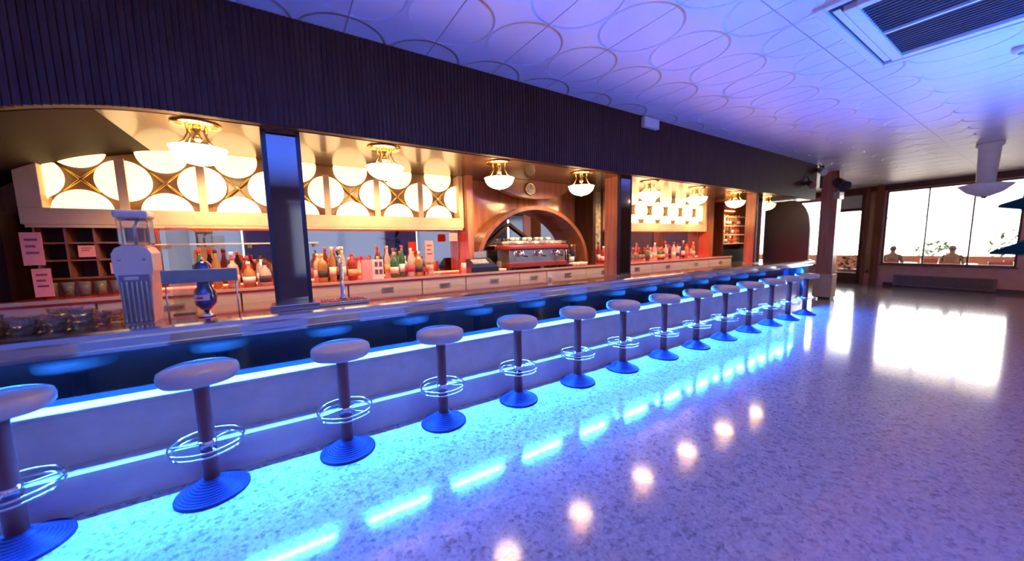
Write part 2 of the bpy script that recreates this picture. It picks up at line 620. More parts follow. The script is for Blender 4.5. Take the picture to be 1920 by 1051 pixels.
# near wall behind the camera: tall windows with blinds, seen in the mirrors
near_holes = [(-3.6, -1.0, .8, 2.65), (.15, 3.1, .8, 2.65), (4.2, 7.2, .8, 2.65), (8.3, 11.2, .8, 2.65)]
mb = wall_with_holes(None, XL-.15, XR, CEIL+.12, near_holes, lambda b, a0, a1, z0, z1: b.box(a0, a1, YN-.2, YN, z0, z1))
struct(mb.build('wall_near', 'wall_brown'))
for i, (h0, h1, b, tz) in enumerate(near_holes):
    t = bpy.data.objects.new('window_%d' % (4+i), None); C.objects.link(t); t.location = ((h0+h1)/2, YN-.1, b); t['kind'] = 'structure'
    f = MB()
    for xx in (h0, h1-.05, (h0+h1)/2-.025):
        f.box(xx, xx+.05, YN-.14, YN-.08, b, tz)
    f.box(h0, h1, YN-.14, YN-.08, b, b+.05).box(h0, h1, YN-.14, YN-.08, tz-.05, tz)
    f.build('window_frame', 'frame_brown', t)
    MB().box(h0+.05, h1-.05, YN-.113, YN-.107, b+.05, tz-.05).build('pane', 'pane_glass', t)
    portal('window_daylight', ((h0+h1)/2, YN-.17, (b+tz)/2), h1-h0, tz-b, (-PI/2, 0, 0))
    bl = thing('vertical_blind', ((h0+h1)/2, YN+.06, b), ['pale blue vertical slat blind, far left window behind the room', 'pale blue vertical slat blind reflected in the first mirrored column', 'pale blue vertical slat blind reflected in the mirror behind the bottles', 'pale blue vertical slat blind at the window nearest the terrace'][i], 'blind', 'vertical blinds')
    sl = MB()
    x = h0+.02
    while x < h1-.08:
        sl.face([(x, YN+.05, b-.05), (x+.095, YN+.062, b-.05), (x+.095, YN+.062, tz+.05), (x, YN+.05, tz+.05)])
        x += .09
    sl.build('blind_slats', 'blind_sheer', bl)
    MB().box(h0-.02, h1+.02, YN+.03, YN+.1, tz+.05, tz+.1).build('blind_rail', 'white_plastic', bl)

# ---------------------------------------------------------------- bar canopy (fascia + soffit)
SOF = 2.37


def arch(x):
    if x > -.5:
        return SOF
    d = min(1.0, (-.5-x)/1.55)
    return SOF-.86*(1-math.sqrt(max(0, 1-d*d)))


mb = MB()
x = -2.04
wd = .034
while x < 10.05:
    xe = min(x+wd, 10.05)
    z0 = min(arch(x), arch(xe))
    mb.box(x, xe-.006, 3.075, 3.10, z0, CEIL-.001)
    x = xe
mb.box(-2.04, 10.05, 3.085, 3.10, SOF, CEIL-.001)
for k in range(24):                                   # solid core under the slats along the arch
    xa = -2.04+1.54*k/24
    xb = -2.04+1.54*(k+1)/24
    mb.prism([(xa, arch(xa)), (xb, arch(xb)), (xb, SOF+.01), (xa, SOF+.01)], 'Y', 3.085, 3.14)
mb.box(-2.04, 10.05, 3.10, 3.16, SOF+.006, CEIL-.001)
mb.box(-4.2, -2.045, 3.085, 3.16, 0, CEIL-.001)
struct(mb.build('wall_fascia', 'wood_dark'))
mb = MB()
N = 40
xs = [-2.04+1.54*k/N for k in range(N)]+[-.5, 2, 4, 6, 8, 10.05]
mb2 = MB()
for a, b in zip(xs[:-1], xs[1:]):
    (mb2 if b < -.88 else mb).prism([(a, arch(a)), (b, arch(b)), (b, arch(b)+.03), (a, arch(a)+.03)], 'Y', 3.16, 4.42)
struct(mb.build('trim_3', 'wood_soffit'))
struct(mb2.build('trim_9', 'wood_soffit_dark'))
# bar back wall and left end
struct(MB().box(-2.3, 9.35, 4.36, 4.44, 0, CEIL-.001).build('wall_bar', 'wood_copper'))
struct(MB().box(-2.3, -2.05, 3.16, 4.36, 0, CEIL-.001).build('wall_bar_left', 'wood_dark'))

# dark end partition with the rounded front corner
pts = [(3.86, .0), (3.86, 2.36)]
for k in range(13):
    a = PI/2*k/12
    pts.append((3.36-.36*math.sin(a), 1.62+.74*math.cos(a)))
pts += [(3.0, 0)]
o = MB().prism(pts, 'X', 9.62, 9.70).build('partition_panel', 'black_plastic')
tag(settle(o), 'black end partition with a rounded top corner, at the far end of the bar', 'partition')

# ---------------------------------------------------------------- bar counter
X0, X1 = -3.0, 9.55
bar = thing('bar_counter', (3.3, 3.2, 0), 'long bar counter with glossy brown top, steel edge and blue light strip', 'bar counter')
MB().box(X0, X1, 2.955, 3.3, 0, .235).build('plinth', 'laminate_white', bar)
MB().box(X0, X1, 2.944, 3.045, .235, .262, .004).build('foot_ledge', 'stone_ledge', bar)
MB().box(X0+.05, X1-.13, 2.938, 2.943, .240, .256).build('foot_edge_glow', 'edge_glow_cyan', bar)  # glowing strip stands in for light caught by the foot ledge
MB().box(X0, X1, 3.045, 3.3, .262, .56).build('lower_panel', 'laminate_white', bar)
MB().box(X0, X1, 3.03, 3.172, .56, .595, .006).build('light_ledge', 'stone_ledge', bar)
MB().box(X0, X1, 3.175, 3.3, .595, .955).build('upper_panel', 'wood_gloss_panel', bar)
MB().box(X0, X1, 3.0, 3.74, .955, 1.05).build('worktop', 'wood_counter', bar)
MB().box(X0, X1, 3.62, 3.70, 0, .955).build('rear_panel', 'wood_dark', bar)
prof = [(3.004, 1.056), (2.90, 1.056), (2.868, 1.046), (2.852, 1.022), (2.850, 1.010), (2.866, .968), (2.874, .962), (2.873, .955), (2.884, .934), (2.90, .93), (3.16, .93), (3.16, .954), (3.004, .954)]
MB().prism(prof, 'X', X0, X1, smooth=False).build('edge_rail', 'steel_nosing', bar)
MB().box(X0+.05, X1-.1, 3.100, 3.125, .904, .914).build('led_strip', 'led_blue', bar)
MB().box(X0+.05, X1-.1, 3.083, 3.135, .914, .93).box(X0+.05, X1-.1, 3.083, 3.087, .891, .914).build('led_channel', 'black_metal', bar)
MB().box(X1-.12, X1, 2.99, 3.04, 0, .93).build('end_post', 'blue_cabinet', bar)

# ---------------------------------------------------------------- stools
SY = 2.764


def make_stool(x):
    t = thing('bar_stool', (x, SY, 0), '', 'bar stool', 'white round bar stools along the counter')
    # ridged cone base
    pr = [(0.001, 0), (.188, 0), (.188, .010)]
    n = 9
    for k in range(n):
        r0 = .188-(.188-.048)*k/n
        r1 = .188-(.188-.048)*(k+1)/n
        z = .010+.075*((k+.5)/n)**1.25
        pr += [(r0-.001, z+.002), (r0-.005, z+.007), (r1+.002, z+.007)]
    pr += [(.046, .095), (.001, .095)]
    b = MB().lathe(pr, (x, SY, 0), 48, smooth=False).build('base', 'stool_base_grey', t)
    MB().lathe([(.001, .09), (.041, .09), (.040, .3), (.038, .66), (.044, .70), (.10, .722), (.001, .722)], (x, SY, 0), 24).build('pole', 'stool_pole_brown', t)
    MB().lathe([(.0385, .300), (.046, .300), (.046, .345), (.0385, .345)], (x, SY, 0), 24).build('collar', 'chrome', t)
    MB().lathe([(.001, .722), (.150, .722), (.180, .728), (.192, .745), (.194, .775), (.188, .798), (.165, .812), (.10, .820), (.001, .822)], (x, SY, 0), 48).build('seat', 'vinyl_white', t)
    fr = MB().ring((x, SY, .335), .182, .0065, 56).ring((x, SY, .303), .176, .0065, 56)
    fr.build('foot_ring', 'chrome', t)
    for k in range(3):
        a = 2*PI*k/3+.55
        MB().tube([(x+.04*math.cos(a), SY+.04*math.sin(a), .322), (x+.18*math.cos(a), SY+.18*math.sin(a), .322)], .0055).build('spoke', 'chrome', t)
    return t


sx_ = [-1.26, -.493, .285, 1.037, 1.807, 2.578, 3.30, 4.094, 4.854, 5.607, 6.387, 7.185, 7.925, 8.71]
sl_ = ['round white bar stool cut off by the left edge, nearest of the row',
       'round bar stool, the nearest one seen whole, second from the left',
       'round bar stool below the first mirrored column, third from the left',
       'round bar stool right of the chrome beer tap, fourth from the left',
       'round bar stool in front of the cash register, fifth from the left',
       'round bar stool below the coffee machine, sixth from the left',
       'round bar stool just left of the second mirrored column, seventh from the left',
       'round bar stool right of the second mirrored column, eighth from the left']
for k in range(8, 14):
    sl_.append('round white bar stool, %s from the left%s' % (ORD[k], '' if k < 13 else ', last before the wooden pillar'))
s0 = make_stool(sx_[0])
s0['label'] = sl_[0]
for k in range(1, 14):
    s = copy_tree(s0, (sx_[k], SY-.004*k, 0), sl_[k], rot=.35*k)

# ---------------------------------------------------------------- back counter
bc = thing('back_counter', (3.4, 4.05, 0), 'beige back counter with drawers and a red lit top behind the bar', 'counter')
MB().box(-2.04, 8.0, 3.83, 4.35, 0, 1.03).build('body', 'wood_brown', bc)
MB().box(-2.04, 8.0, 3.80, 4.35, 1.13, 1.17).build('counter_top', 'red_top', bc)
MB().box(-2.04, 8.0, 3.79, 3.80, 1.15, 1.175).build('edge_strip', 'frame_cream', bc)
for a, b in ((-.95, 1.92), (4.64, 7.6)):
    MB().box(a, b, 4.305, 4.318, 1.171, 1.178).build('red_light_strip', 'led_red_low', bc)
dxs = [-2.04, -1.2, -.35, .5, 1.25, 1.78, 2.55, 3.0, 3.75, 4.5, 5.3, 6.2, 7.1, 8.0]
for a, b in zip(dxs[:-1], dxs[1:]):
    d = MB().box(a+.006, b-.006, 3.80, 3.83, 1.0, 1.13, .003).build('drawer', 'wood_beige', bc)
    MB().box((a+b)/2-.06, (a+b)/2+.06, 3.788, 3.80, 1.07, 1.082).build('handle', 'brass', d)
MB().box(-2.04, 8.0, 3.83, 4.35, 1.03, 1.13).build('carcass', 'wood_dark', bc)

# ---------------------------------------------------------------- glowing disc panels
Z1, Z0 = SOF-.002, 1.72
DR = .165


def disc_panel(x0, x1, label, frame_left, frame_right, xs1, slats=True):
    t = thing('disc_light_panel', ((x0+x1)/2, 4.2, Z0), label, 'light panel', 'backlit disc panels')
    MB().box(x0, x1, 4.30, 4.355, Z0+.01, Z1).build('backboard', 'panel_back', t)
    f = MB().box(x0, x1, 4.14, 4.30, Z0, Z0+.125, .006)
    if frame_left:
        f.box(x0, x0+.12, 4.14, 4.30, Z0+.125, Z1, .004)
    if frame_right:
        f.box(x1-.06, x1, 4.14, 4.30, Z0+.125, Z1, .004)
    f.build('frame', 'frame_cream', t)
    MB().box(x0+.3, x1-.4, 4.305, 4.325, Z0+.0, Z0+.009).build('red_light_strip', 'led_red', t)
    MB().box(x0+.02, x1-.02, 4.142, 4.15, Z0-.022, Z0-.0005).build('lower_lip', 'frame_cream', t)
    lim = (x0+(.12 if frame_left else 0), x1-(.06 if frame_right else 0), Z0+.125, Z1)
    rows = [(2.085, 0.), (1.835, .5), (2.335, .5)]
    st = xs1[1]-xs1[0]
    for z, off in rows:
        cxs = [c+off*st for c in ([xs1[0]-st]+list(xs1))]
        for cx in cxs:
            n = 40
            rim = []
            for k in range(n):
                a = 2*PI*k/n
                rim.append((cx+DR*1.02*math.cos(a), z+DR*math.sin(a)))
            # clip to the frame opening
            rim = [(min(max(q[0], lim[0]), lim[1]), min(max(q[1], lim[2]), lim[3])) for q in rim]
            wdt = max(q[0] for q in rim)-min(q[0] for q in rim)
            hgt = max(q[1] for q in rim)-min(q[1] for q in rim)
            if wdt < .03 or hgt < .03:
                continue
            gx = sum(q[0] for q in rim)/n
            gz = sum(q[1] for q in rim)/n
            mb = MB()
            levels = [(1.0, 4.245), (1.0, 4.225), (.9, 4.212), (.6, 4.200), (.3, 4.195)]
            rings = [[mb.bm.verts.new((gx+(q[0]-gx)*s_, yy, gz+(q[1]-gz)*s_)) for q in rim] for s_, yy in levels]
            for A, Bq in zip(rings[:-1], rings[1:]):
                for k in range(n):
                    fq = mb.bm.faces.new((A[k], A[(k+1) % n], Bq[(k+1) % n], Bq[k])); fq.smooth = True
            mb.bm.faces.new(rings[-1]); mb.bm.faces.new(rings[0])
            bmesh.ops.remove_doubles(mb.bm, verts=mb.bm.verts[:], dist=1e-5)
            mb.build('light_disc', 'disc_glass', t)
            if slats and off == 0 and lim[0]+.05 < cx < lim[1]-.05:
                MB().box(cx-.028, cx+.028, 4.165, 4.185, lim[2], min(lim[3], 2.255)).build('bar_slat', 'frame_cream', t)
    # crossing gold wires between the discs
    xx = xs1[0]-st
    while xx < x1:
        gw = MB()
        for sgn in (1, -1):
            A = (xx+st*.5-.10, 4.26, 2.085-.10*sgn-.0)
            Bq = (xx+st*.5+.10, 4.26, 2.085+.10*sgn)
            if A[0] > lim[0] and Bq[0] < lim[1]:
                gw.tube([A, Bq], .012, 6)
        xx += st
        if len(gw.bm.verts):
            gw.build('crossed_wire', 'gold_wire', t)
    return t


pA = disc_panel(-1.62, 1.94, 'wide panel of glowing round discs left of the centre niche, behind the first mirrored column', True, True,
                [-1.57+.495*k for k in range(8)])
pB = disc_panel(4.62, 7.62, 'wide panel of glowing round discs right of the second mirrored column', True, True,
                [5.06+.49*k for k in range(6)], slats=False)

# mirrors above the back counter
for (a, b, lab) in ((-.95, 1.94, 'wall mirror below the left disc panel, behind the bottles'), (4.62, 7.62, 'wall mirror below the right disc panel, behind the glasses')):
    t = thing('wall_mirror', ((a+b)/2, 4.34, 1.175), lab, 'mirror')
    MB().box(a, b, 4.335, 4.358, 1.175, 1.715).build('mirror_glass', 'mirror', t)
    MB().box(a, b, 4.32, 4.335, 1.175, 1.19).box(a, a+.015, 4.32, 4.335, 1.19, 1.715).box(b-.015, b, 4.32, 4.335, 1.19, 1.715).build('mirror_trim', 'brass', t)
# glass shelf line in the mirror area
t = thing('glass_shelf', (-.35, 4.25, 1.53), 'thin wall shelf with a wooden edge, left of the first mirrored column', 'shelf')
MB().box(-.93, .3, 4.18, 4.33, 1.555, 1.567).build('shelf_board', 'wood_beige', t)
for xx in (-.9, -.3, .25):
    MB().box(xx, xx+.02, 4.22, 4.33, 1.52, 1.555).build('bracket', 'brass', t)

# left cubby shelf
t = thing('cubby_shelf', (-1.28, 4.25, 1.175), 'dark wooden cubby shelf at the left end of the back bar', 'shelf')
MB().box(-1.58, -.96, 4.33, 4.355, 1.30, 1.715).build('back_panel', 'wood_dark', t)
mb = MB()
for z in (1.30, 1.44, 1.575, 1.70):
    mb.box(-1.58, -.96, 4.17, 4.33, z, z+.012)
mb.build('shelf_board', 'wood_brown', t)
mb = MB()
for k in range(5):
    xx = -1.58+.152*k
    mb.box(xx, xx+.012, 4.17, 4.33, 1.312, 1.70)
mb.build('divider', 'wood_brown', t)

# ---------------------------------------------------------------- centre niche
struct(MB().box(1.945, 2.03, 4.05, 4.355, 1.172, SOF-.002).build('trim_4', 'wood_copper'))
nich = thing('arched_niche', (3.0, 4.3, 1.175), 'copper wooden arch with a mirror behind the coffee machine', 'niche')
cx_, a_, b_ = 3.02, .93, .80


def arc_pts(a, b, n=36, cx=cx_, cz=1.18):
    return [(cx-a*math.cos(PI*k/n), cz+b*math.sin(PI*k/n)) for k in range(n+1)]


mb = MB()
o_, i_ = arc_pts(a_+.06, b_+.05), arc_pts(a_, b_)
for k in range(36):
    A, Bq, Cc, D = o_[k], o_[k+1], i_[k+1], i_[k]
    mb.prism([A, Bq, Cc, D], 'Y', 4.02, 4.34)
mb.build('arch_band', 'wood_brown', nich)
mb = MB()
pts = arc_pts(a_-.005, b_-.005)
mb.prism(pts, 'Y', 4.325, 4.345)
mb.build('mirror_glass', 'mirror', nich)
def bar_(mb, p0, p1, wdt, y0, y1):
    d = Vector((p1[0]-p0[0], 0, p1[1]-p0[1])).normalized()
    n = Vector((-d.z, 0, d.x))*wdt/2
    mb.prism([(p0[0]+n.x, p0[1]+n.z), (p1[0]+n.x, p1[1]+n.z), (p1[0]-n.x, p1[1]-n.z), (p0[0]-n.x, p0[1]-n.z)], 'Y', y0, y1)
mb = MB(); bar_(mb, (2.14, 1.36), (2.72, 1.80), .03, 4.27, 4.30); mb.build('diagonal_slat', 'wood_dark', nich)
mb = MB(); bar_(mb, (2.71, 1.80), (3.55, 1.25), .03, 4.27, 4.30); mb.build('diagonal_slat', 'wood_dark', nich)
# curved valance with the clock
pts = [(2.28, SOF-.003), (3.62, SOF-.003)]
for k in range(1, 20):
    a = PI*k/20
    pts.append((2.95+.67*math.cos(a), SOF-.003-.24*math.sin(a)))
o = MB().prism(pts, 'Y', 4.00, 4.10).build('curved_valance', 'wood_brown')
tag(settle(o), 'curved wooden valance hanging above the arched niche, clock mounted on it', 'valance')
t = thing('wall_clock', (2.87, 3.98, 2.16), 'round pale wall clock on the curved wooden valance', 'clock')
MB().lathe([(.001, 3.999), (.078, 3.999), (.085, 3.985), (.078, 3.968), (.07, 3.972), (.001, 3.972)], (2.87, 0, 2.25), 32, 'Y').build('clock_case', 'brass', t)
MB().lathe([(.001, 3.969), (.068, 3.969), (.068, 3.9715), (.001, 3.9715)], (2.87, 0, 2.25), 32, 'Y').build('clock_face', 'clock_face', t)
MB().box(2.867, 2.873, 3.965, 3.968, 2.25, 2.305).build('clock_hand', 'black_metal', t)
MB().box(2.87, 2.91, 3.965, 3.968, 2.247, 2.253).build('clock_hand', 'black_metal', t)
# dark post, mosaic strip and narrow lit panel on the right of the niche
struct(MB().box(4.03, 4.09, 3.95, 4.355, 1.172, SOF-.002).build('trim_5', 'wood_dark'))
o = MB().box(4.095, 4.60, 4.33, 4.355, 1.172, SOF-.004).build('mosaic_panel', 'mosaic')
tag(settle(o), 'mottled green and brown mosaic panel left of the second mirrored column', 'panel')

# wooden posts and the lit bottle cabinet at the far end
struct(MB().box(7.63, 7.80, 4.10, 4.355, 1.172, SOF-.002).build('trim_6', 'wood_brown'))
struct(MB().box(9.13, 9.35, 4.05, 4.358, 0, SOF-.002).build('trim_7', 'wood_copper'))
cab = thing('lit_shelf_cabinet', (8.4, 4.2, 0), 'dark cabinet with amber lit bottle shelves at the far end of the back bar', 'cabinet')
MB().box(8.02, 9.11, 4.30, 4.355, 0, 2.33).build('back_panel', 'wood_brown', cab)
MB().box(8.02, 8.07, 4.02, 4.30, 0, 2.33).box(9.06, 9.11, 4.02, 4.30, 0, 2.33).build('side_panel', 'wood_dark', cab)
MB().box(8.07, 9.06, 4.02, 4.30, 0, 1.30).build('lower_cabinet', 'black_plastic', cab)
for k, z in enumerate((1.42, 1.62, 1.82, 2.02)):
    MB().box(8.07, 9.06, 4.05, 4.30, z, z+.02).build('shelf', 'wood_beige', cab)
    MB().box(8.09, 9.04, 4.27, 4.29, z+.16, z+.17).build('amber_light_strip', 'led_amber', cab)

# ---------------------------------------------------------------- mirrored columns
def mcol(x, label, wdt=.245, dep=.25):
    t = thing('mirrored_column', (x, 3.2+dep/2, 1.05), label, 'column', 'mirrored columns on the counter')
    y0, y1, xa, xb = 3.2, 3.2+dep, x-wdt/2, x+wdt/2
    MB().box(xa+.01, xb-.01, y0+.01, y1-.01, 1.052, SOF-.001).build('core', 'wood_brown', t)
    MB().box(xa+.03, xb-.03, y0+.002, y0+.009, 1.07, SOF-.002).build('mirror_glass', 'mirror_column', t)
    MB().box(xa, xa+.03, y0, y0+.03, 1.052, SOF-.001).box(xb-.03, xb, y0, y0+.03, 1.052, SOF-.001).build('corner_trim', 'black_metal', t)
    MB().box(xa-.004, xa+.009, y0+.031, y1, 1.052, SOF-.001).build('side_panel', 'wood_copper', t)
    MB().box(xa-.006, xb+.006, y0-.006, y1+.004, 1.052, 1.068).build('foot_trim', 'steel', t)
    return t


mcol(.035, 'tall mirrored column standing on the bar counter between the two left lamps')
mcol(3.87, 'tall mirrored column standing on the bar counter right of the coffee machine')
mcol(7.72, 'tall mirrored column on the far part of the bar counter, beside the last lamps', .2, .2)

# ---------------------------------------------------------------- pendant lamps under the soffit
def make_lamp(x, y):
    t = thing('ceiling_lamp', (x, y, SOF), '', 'lamp', 'brass lamps with glass bowls over the bar')
    MB().lathe([(.001, SOF-.001), (.135, SOF-.001), (.14, SOF-.008), (.132, SOF-.016), (.06, SOF-.02), (.001, SOF-.02)], (x, y, 0), 32).build('canopy', 'brass', t)
    MB().lathe([(.001, SOF-.02), (.02, SOF-.02), (.026, SOF-.045), (.012, SOF-.06), (.02, SOF-.085), (.03, SOF-.1), (.012, SOF-.12), (.001, SOF-.12)], (x, y, 0), 16).build('stem', 'brass', t)
    for k in range(4):
        a = PI/4+k*PI/2
        c, s = math.cos(a), math.sin(a)
        MB().tube([(x+.07*c, y+.07*s, SOF-.016), (x+.06*c, y+.06*s, SOF-.07), (x+.09*c, y+.09*s, SOF-.13), (x+.135*c, y+.135*s, SOF-.165)], .006, 6).build('arm', 'brass', t)
    prof = []
    R, H = .152, .105
    zt = SOF-.172
    for k in range(9):
        a = PI/2*k/8
        prof.append((max(.001, R*math.sin(a)), zt-H*math.cos(a)))
    prof += [(R+.008, zt+.006), (R-.004, zt+.008)]
    for k in range(8, -1, -1):
        a = PI/2*k/8
        prof.append((max(.001, (R-.008)*math.sin(a)), zt+.004-(H-.008)*math.cos(a)))
    MB().lathe(prof, (x, y, 0), 36).build('glass_bowl', 'lamp_glass', t)
    MB().lathe([(.001, zt-H-.022), (.008, zt-H-.018), (.012, zt-H-.008), (.006, zt-H+.001), (.001, zt-H+.001)], (x, y, 0), 12).build('finial', 'brass', t)
    sp_ = bpy.data.lights.new('back_bar_fill', 'SPOT')  # hidden spot added at the bowl rim to brighten the back bar
    sp_.energy = 95
    sp_.color = (1, .70, .36)
    sp_.spot_size = math.radians(115)
    sp_.spot_blend = .8
    sp_.shadow_soft_size = .06
    lo = bpy.data.objects.new('back_bar_fill', sp_)
    C.objects.link(lo)
    lo.parent = t
    lo.location = (0, .17, zt-SOF+.02)
    lo.rotation_euler = (math.radians(34), 0, 0)
    return t


lx = [-.45, .80, 1.975, 3.16, 4.50, 5.72, 6.98, 8.22]
ll = ['glowing bowl lamp with brass arms, the leftmost, left of the first mirrored column',
      'glowing bowl lamp in front of the left disc panel, right of the first mirrored column',
      'glowing bowl lamp left of the wall clock',
      'glowing bowl lamp right of the wall clock, left of the second mirrored column',
      'glowing bowl lamp just right of the second mirrored column',
      'glowing bowl lamp in front of the right end of the far disc panel',
      'glowing bowl lamp in front of the amber lit shelf cabinet',
      'glowing bowl lamp farthest right, beside the black end partition']
l0 = make_lamp(lx[0], 3.30)
l0['label'] = ll[0]
for k in range(1, 8):
    copy_tree(l0, (lx[k], 3.30, SOF), ll[k])

# ---------------------------------------------------------------- bottles
BOT = {}


def bottle_proto(kind, glass, lab, cap):
    key = (kind, glass, lab, cap)
    if key in BOT:
        return BOT[key]
    prof = {
        'wine': [(.001, 0), (.036, 0), (.038, .01), (.038, .19), (.030, .22), (.014, .25), (.0135, .31), (.001, .31)],
        'liquor': [(.001, 0), (.042, 0), (.044, .01), (.044, .17), (.036, .20), (.016, .22), (.015, .27), (.001, .27)],
        'squat': [(.001, 0), (.044, 0), (.048, .03), (.047, .11), (.035, .15), (.016, .17), (.015, .22), (.001, .22)],
        'tall': [(.001, 0), (.031, 0), (.033, .01), (.033, .21), (.015, .27), (.0135, .34), (.001, .34)],
        'beer': [(.001, 0), (.029, 0), (.030, .01), (.030, .13), (.014, .18), (.013, .225), (.001, .225)]}[kind]
    h = prof[-1][1]
    rmax = max(r for r, _ in prof)
    t = thing('bottle', (0, 0, 0), '', 'bottle')
    MB().lathe(prof, (0, 0, 0), 16).build('glass_body', 'glass_'+glass, t)
    MB().lathe([(.001, h-.03), (.0165, h-.03), (.0165, h+.006), (.001, h+.006)], (0, 0, 0), 12).build('cap', 'label_'+cap, t)
    MB().lathe([(rmax+.0002, h*.16), (rmax+.001, h*.16), (rmax+.001, h*.42), (rmax+.0002, h*.42)], (0, 0, 0), 16).build('label', 'label_'+lab, t)
    BOT[key] = [t, False]
    return BOT[key]


CN = {'clear': 'clear', 'green': 'green', 'brown': 'brown', 'dark': 'black', 'red': 'red', 'amber': 'amber', 'blue': 'blue'}
KN = {'wine': 'wine bottle', 'liquor': 'spirit bottle', 'squat': 'squat bottle', 'tall': 'slim tall bottle', 'beer': 'small bottle'}


def put_bottle(x, y, z, kind, glass, lab, cap, label, group):
    e = bottle_proto(kind, glass, lab, cap)
    if not e[1]:
        t = e[0]
        t.location = (x, y, z)
        e[1] = True
    else:
        t = copy_tree(e[0], (x, y, z))
    t['label'] = label
    t['group'] = group
    t.rotation_euler = (0, 0, random.uniform(0, 6))
    return t


def bottle_row(xs, y, z, where, group, kinds=('wine', 'liquor', 'tall', 'squat', 'beer'), glasses=('clear', 'green', 'brown', 'dark', 'amber', 'red', 'clear'), jit=.02):
    for i, x in enumerate(xs):
        kd = random.choice(kinds); gc = random.choice(glasses)
        lb = random.choice(('cream', 'red', 'black', 'gold', 'white')); cp = random.choice(('red', 'black', 'gold', 'white'))
        lab = '%s %s, %s label, %s from left %s' % (CN[gc], KN[kd], lb, ORD[i], where)
        put_bottle(x, y+random.uniform(-jit, jit), z, kd, gc, lb, cp, lab, group)


BT = 1.171
bottle_row([-.64, -.53, -.42, -.31, -.20, -.09], 4.10, BT, 'in rear row left of first column', 'bottles left of the first mirrored column')
bottle_row([-.40, -.29, -.17], 3.93, BT, 'in front row left of first column', 'bottles left of the first mirrored column', glasses=('dark', 'clear', 'amber'))
bottle_row([.27+.098*k for k in range(13)], 4.10, BT, 'in rear row below left disc panel', 'bottles right of the first mirrored column')
bottle_row([.30, .39, .48, .57, 1.0, 1.09, 1.18, 1.27], 3.96, BT, 'in front row below left disc panel', 'bottles right of the first mirrored column', kinds=('wine', 'liquor', 'tall'))
bottle_row([3.58+.085*k for k in range(4)], 4.14, BT, 'beside the coffee cups', 'bottles beside the coffee cups', glasses=('dark', 'red', 'brown'))
bottle_row([4.22+.10*k for k in range(5)], 4.10, BT, 'below the mosaic panel', 'bottles below the mosaic panel', glasses=('dark', 'red', 'brown', 'clear'))
bottle_row([5.6+.115*k for k in range(14)], 4.12, BT, 'below right disc panel', 'bottles below the right disc panel')
for r_, z in enumerate((1.441, 1.641, 1.841)):
    bottle_row([8.16+.13*k for k in range(7)], 4.14, z, 'on %s shelf of the lit cabinet' % ['lowest', 'middle', 'top'][r_], 'bottles in the lit cabinet', kinds=('beer',), glasses=('amber', 'red', 'clear'), jit=.01)
# unused prototypes never stay in the scene
for e in BOT.values():
    if not e[1]:
        for ch in list(e[0].children):
            bpy.data.objects.remove(ch)
        bpy.data.objects.remove(e[0])

# tumblers on the left part of the red top
tg = MB().lathe([(.001, 0), (.028, 0), (.034, .11), (.032, .11), (.027, .006), (.001, .006)], (0, 0, 0), 16).build('glass_tumbler', 'glass_ware')
for i, x in enumerate([-1.5+.085*k for k in range(7)]):
    o = tg if i == 0 else tg.copy()
    if i:
        C.objects.link(o)
    o.location = (x, 4.08, BT)
    tag(o, 'clear tumbler, %s from the left below the cubby shelf' % ORD[i], 'glass', 'tumblers below the cubby shelf')
for i, x in enumerate([4.80+.09*k for k in range(8)]):
    o = tg.copy(); C.objects.link(o); o.location = (x, 4.1, BT)
    tag(o, 'clear tumbler, %s from the left below the right disc panel' % ORD[i], 'glass', 'tumblers below the right disc panel')

# printed cards and notices
def notice(x0, x1, y, z0, z1, matn, label, name='notice', lines=3, fr=None, rz=0):
    t = thing(name, ((x0+x1)/2, y, z0), label, 'sign' if name == 'notice' else 'frame')
    MB().box(x0, x1, y, y+.006, z0, z1).build('card', matn, t)
    h = z1-z0
    for k in range(lines):
        zc = z1-h*(.22+.2*k)
        MB().box(x0+(x1-x0)*.2, x1-(x1-x0)*(.2+.12*(k % 2)), y-.0015, y-.0002, zc-h*.035, zc+h*.035).build('print', 'ink', t)
    return t


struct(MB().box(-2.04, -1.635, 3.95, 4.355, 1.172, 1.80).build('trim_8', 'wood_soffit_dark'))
notice(-1.575, -1.475, 3.99, 1.42, 1.655, 'paper_pink', 'upper pink printed notice at the left end of the back bar')
notice(-1.545, -1.455, 3.985, 1.19, 1.395, 'paper_pink', 'lower pink printed notice at the left end of the back bar')
notice(-1.36, -1.27, 4.15, 1.47, 1.56, 'paper_pink', 'small pink card in the upper row of the cubby shelf', lines=2)
notice(-1.20, -1.12, 4.15, 1.33, 1.42, 'paper_pink', 'small pink card in the lower row of the cubby shelf', lines=2)
notice(1.37, 1.47, 4.0, 1.32, 1.565, 'paper_pink', 'pink menu card right of the bottles, below the left disc panel', lines=3)
notice(1.73, 1.84, 4.134, 1.56, 1.66, 'paper_pink', 'pale pink notice on the disc panel frame beside the niche', lines=0)
t = thing('picture_stand', (.76, 3.88, BT), 'open cream card stand with two printed pages among the bottles', 'card stand')
MB().box(.64, .75, 3.87, 3.88, BT, BT+.205).rotz(.25, (.75, 3.87, 0)).build('left_page', 'paper_pink', t)
MB().box(.75, .86, 3.87, 3.88, BT, BT+.205).rotz(-.2, (.75, 3.87, 0)).build('right_page', 'paper_white', t)
for k in range(2):
    for j in range(2):
        MB().box(.775+.042*j, .805+.042*j, 3.866, 3.869, BT+.05+.08*k, BT+.10+.08*k).rotz(-.2, (.75, 3.87, 0)).build('print', 'ink', t)

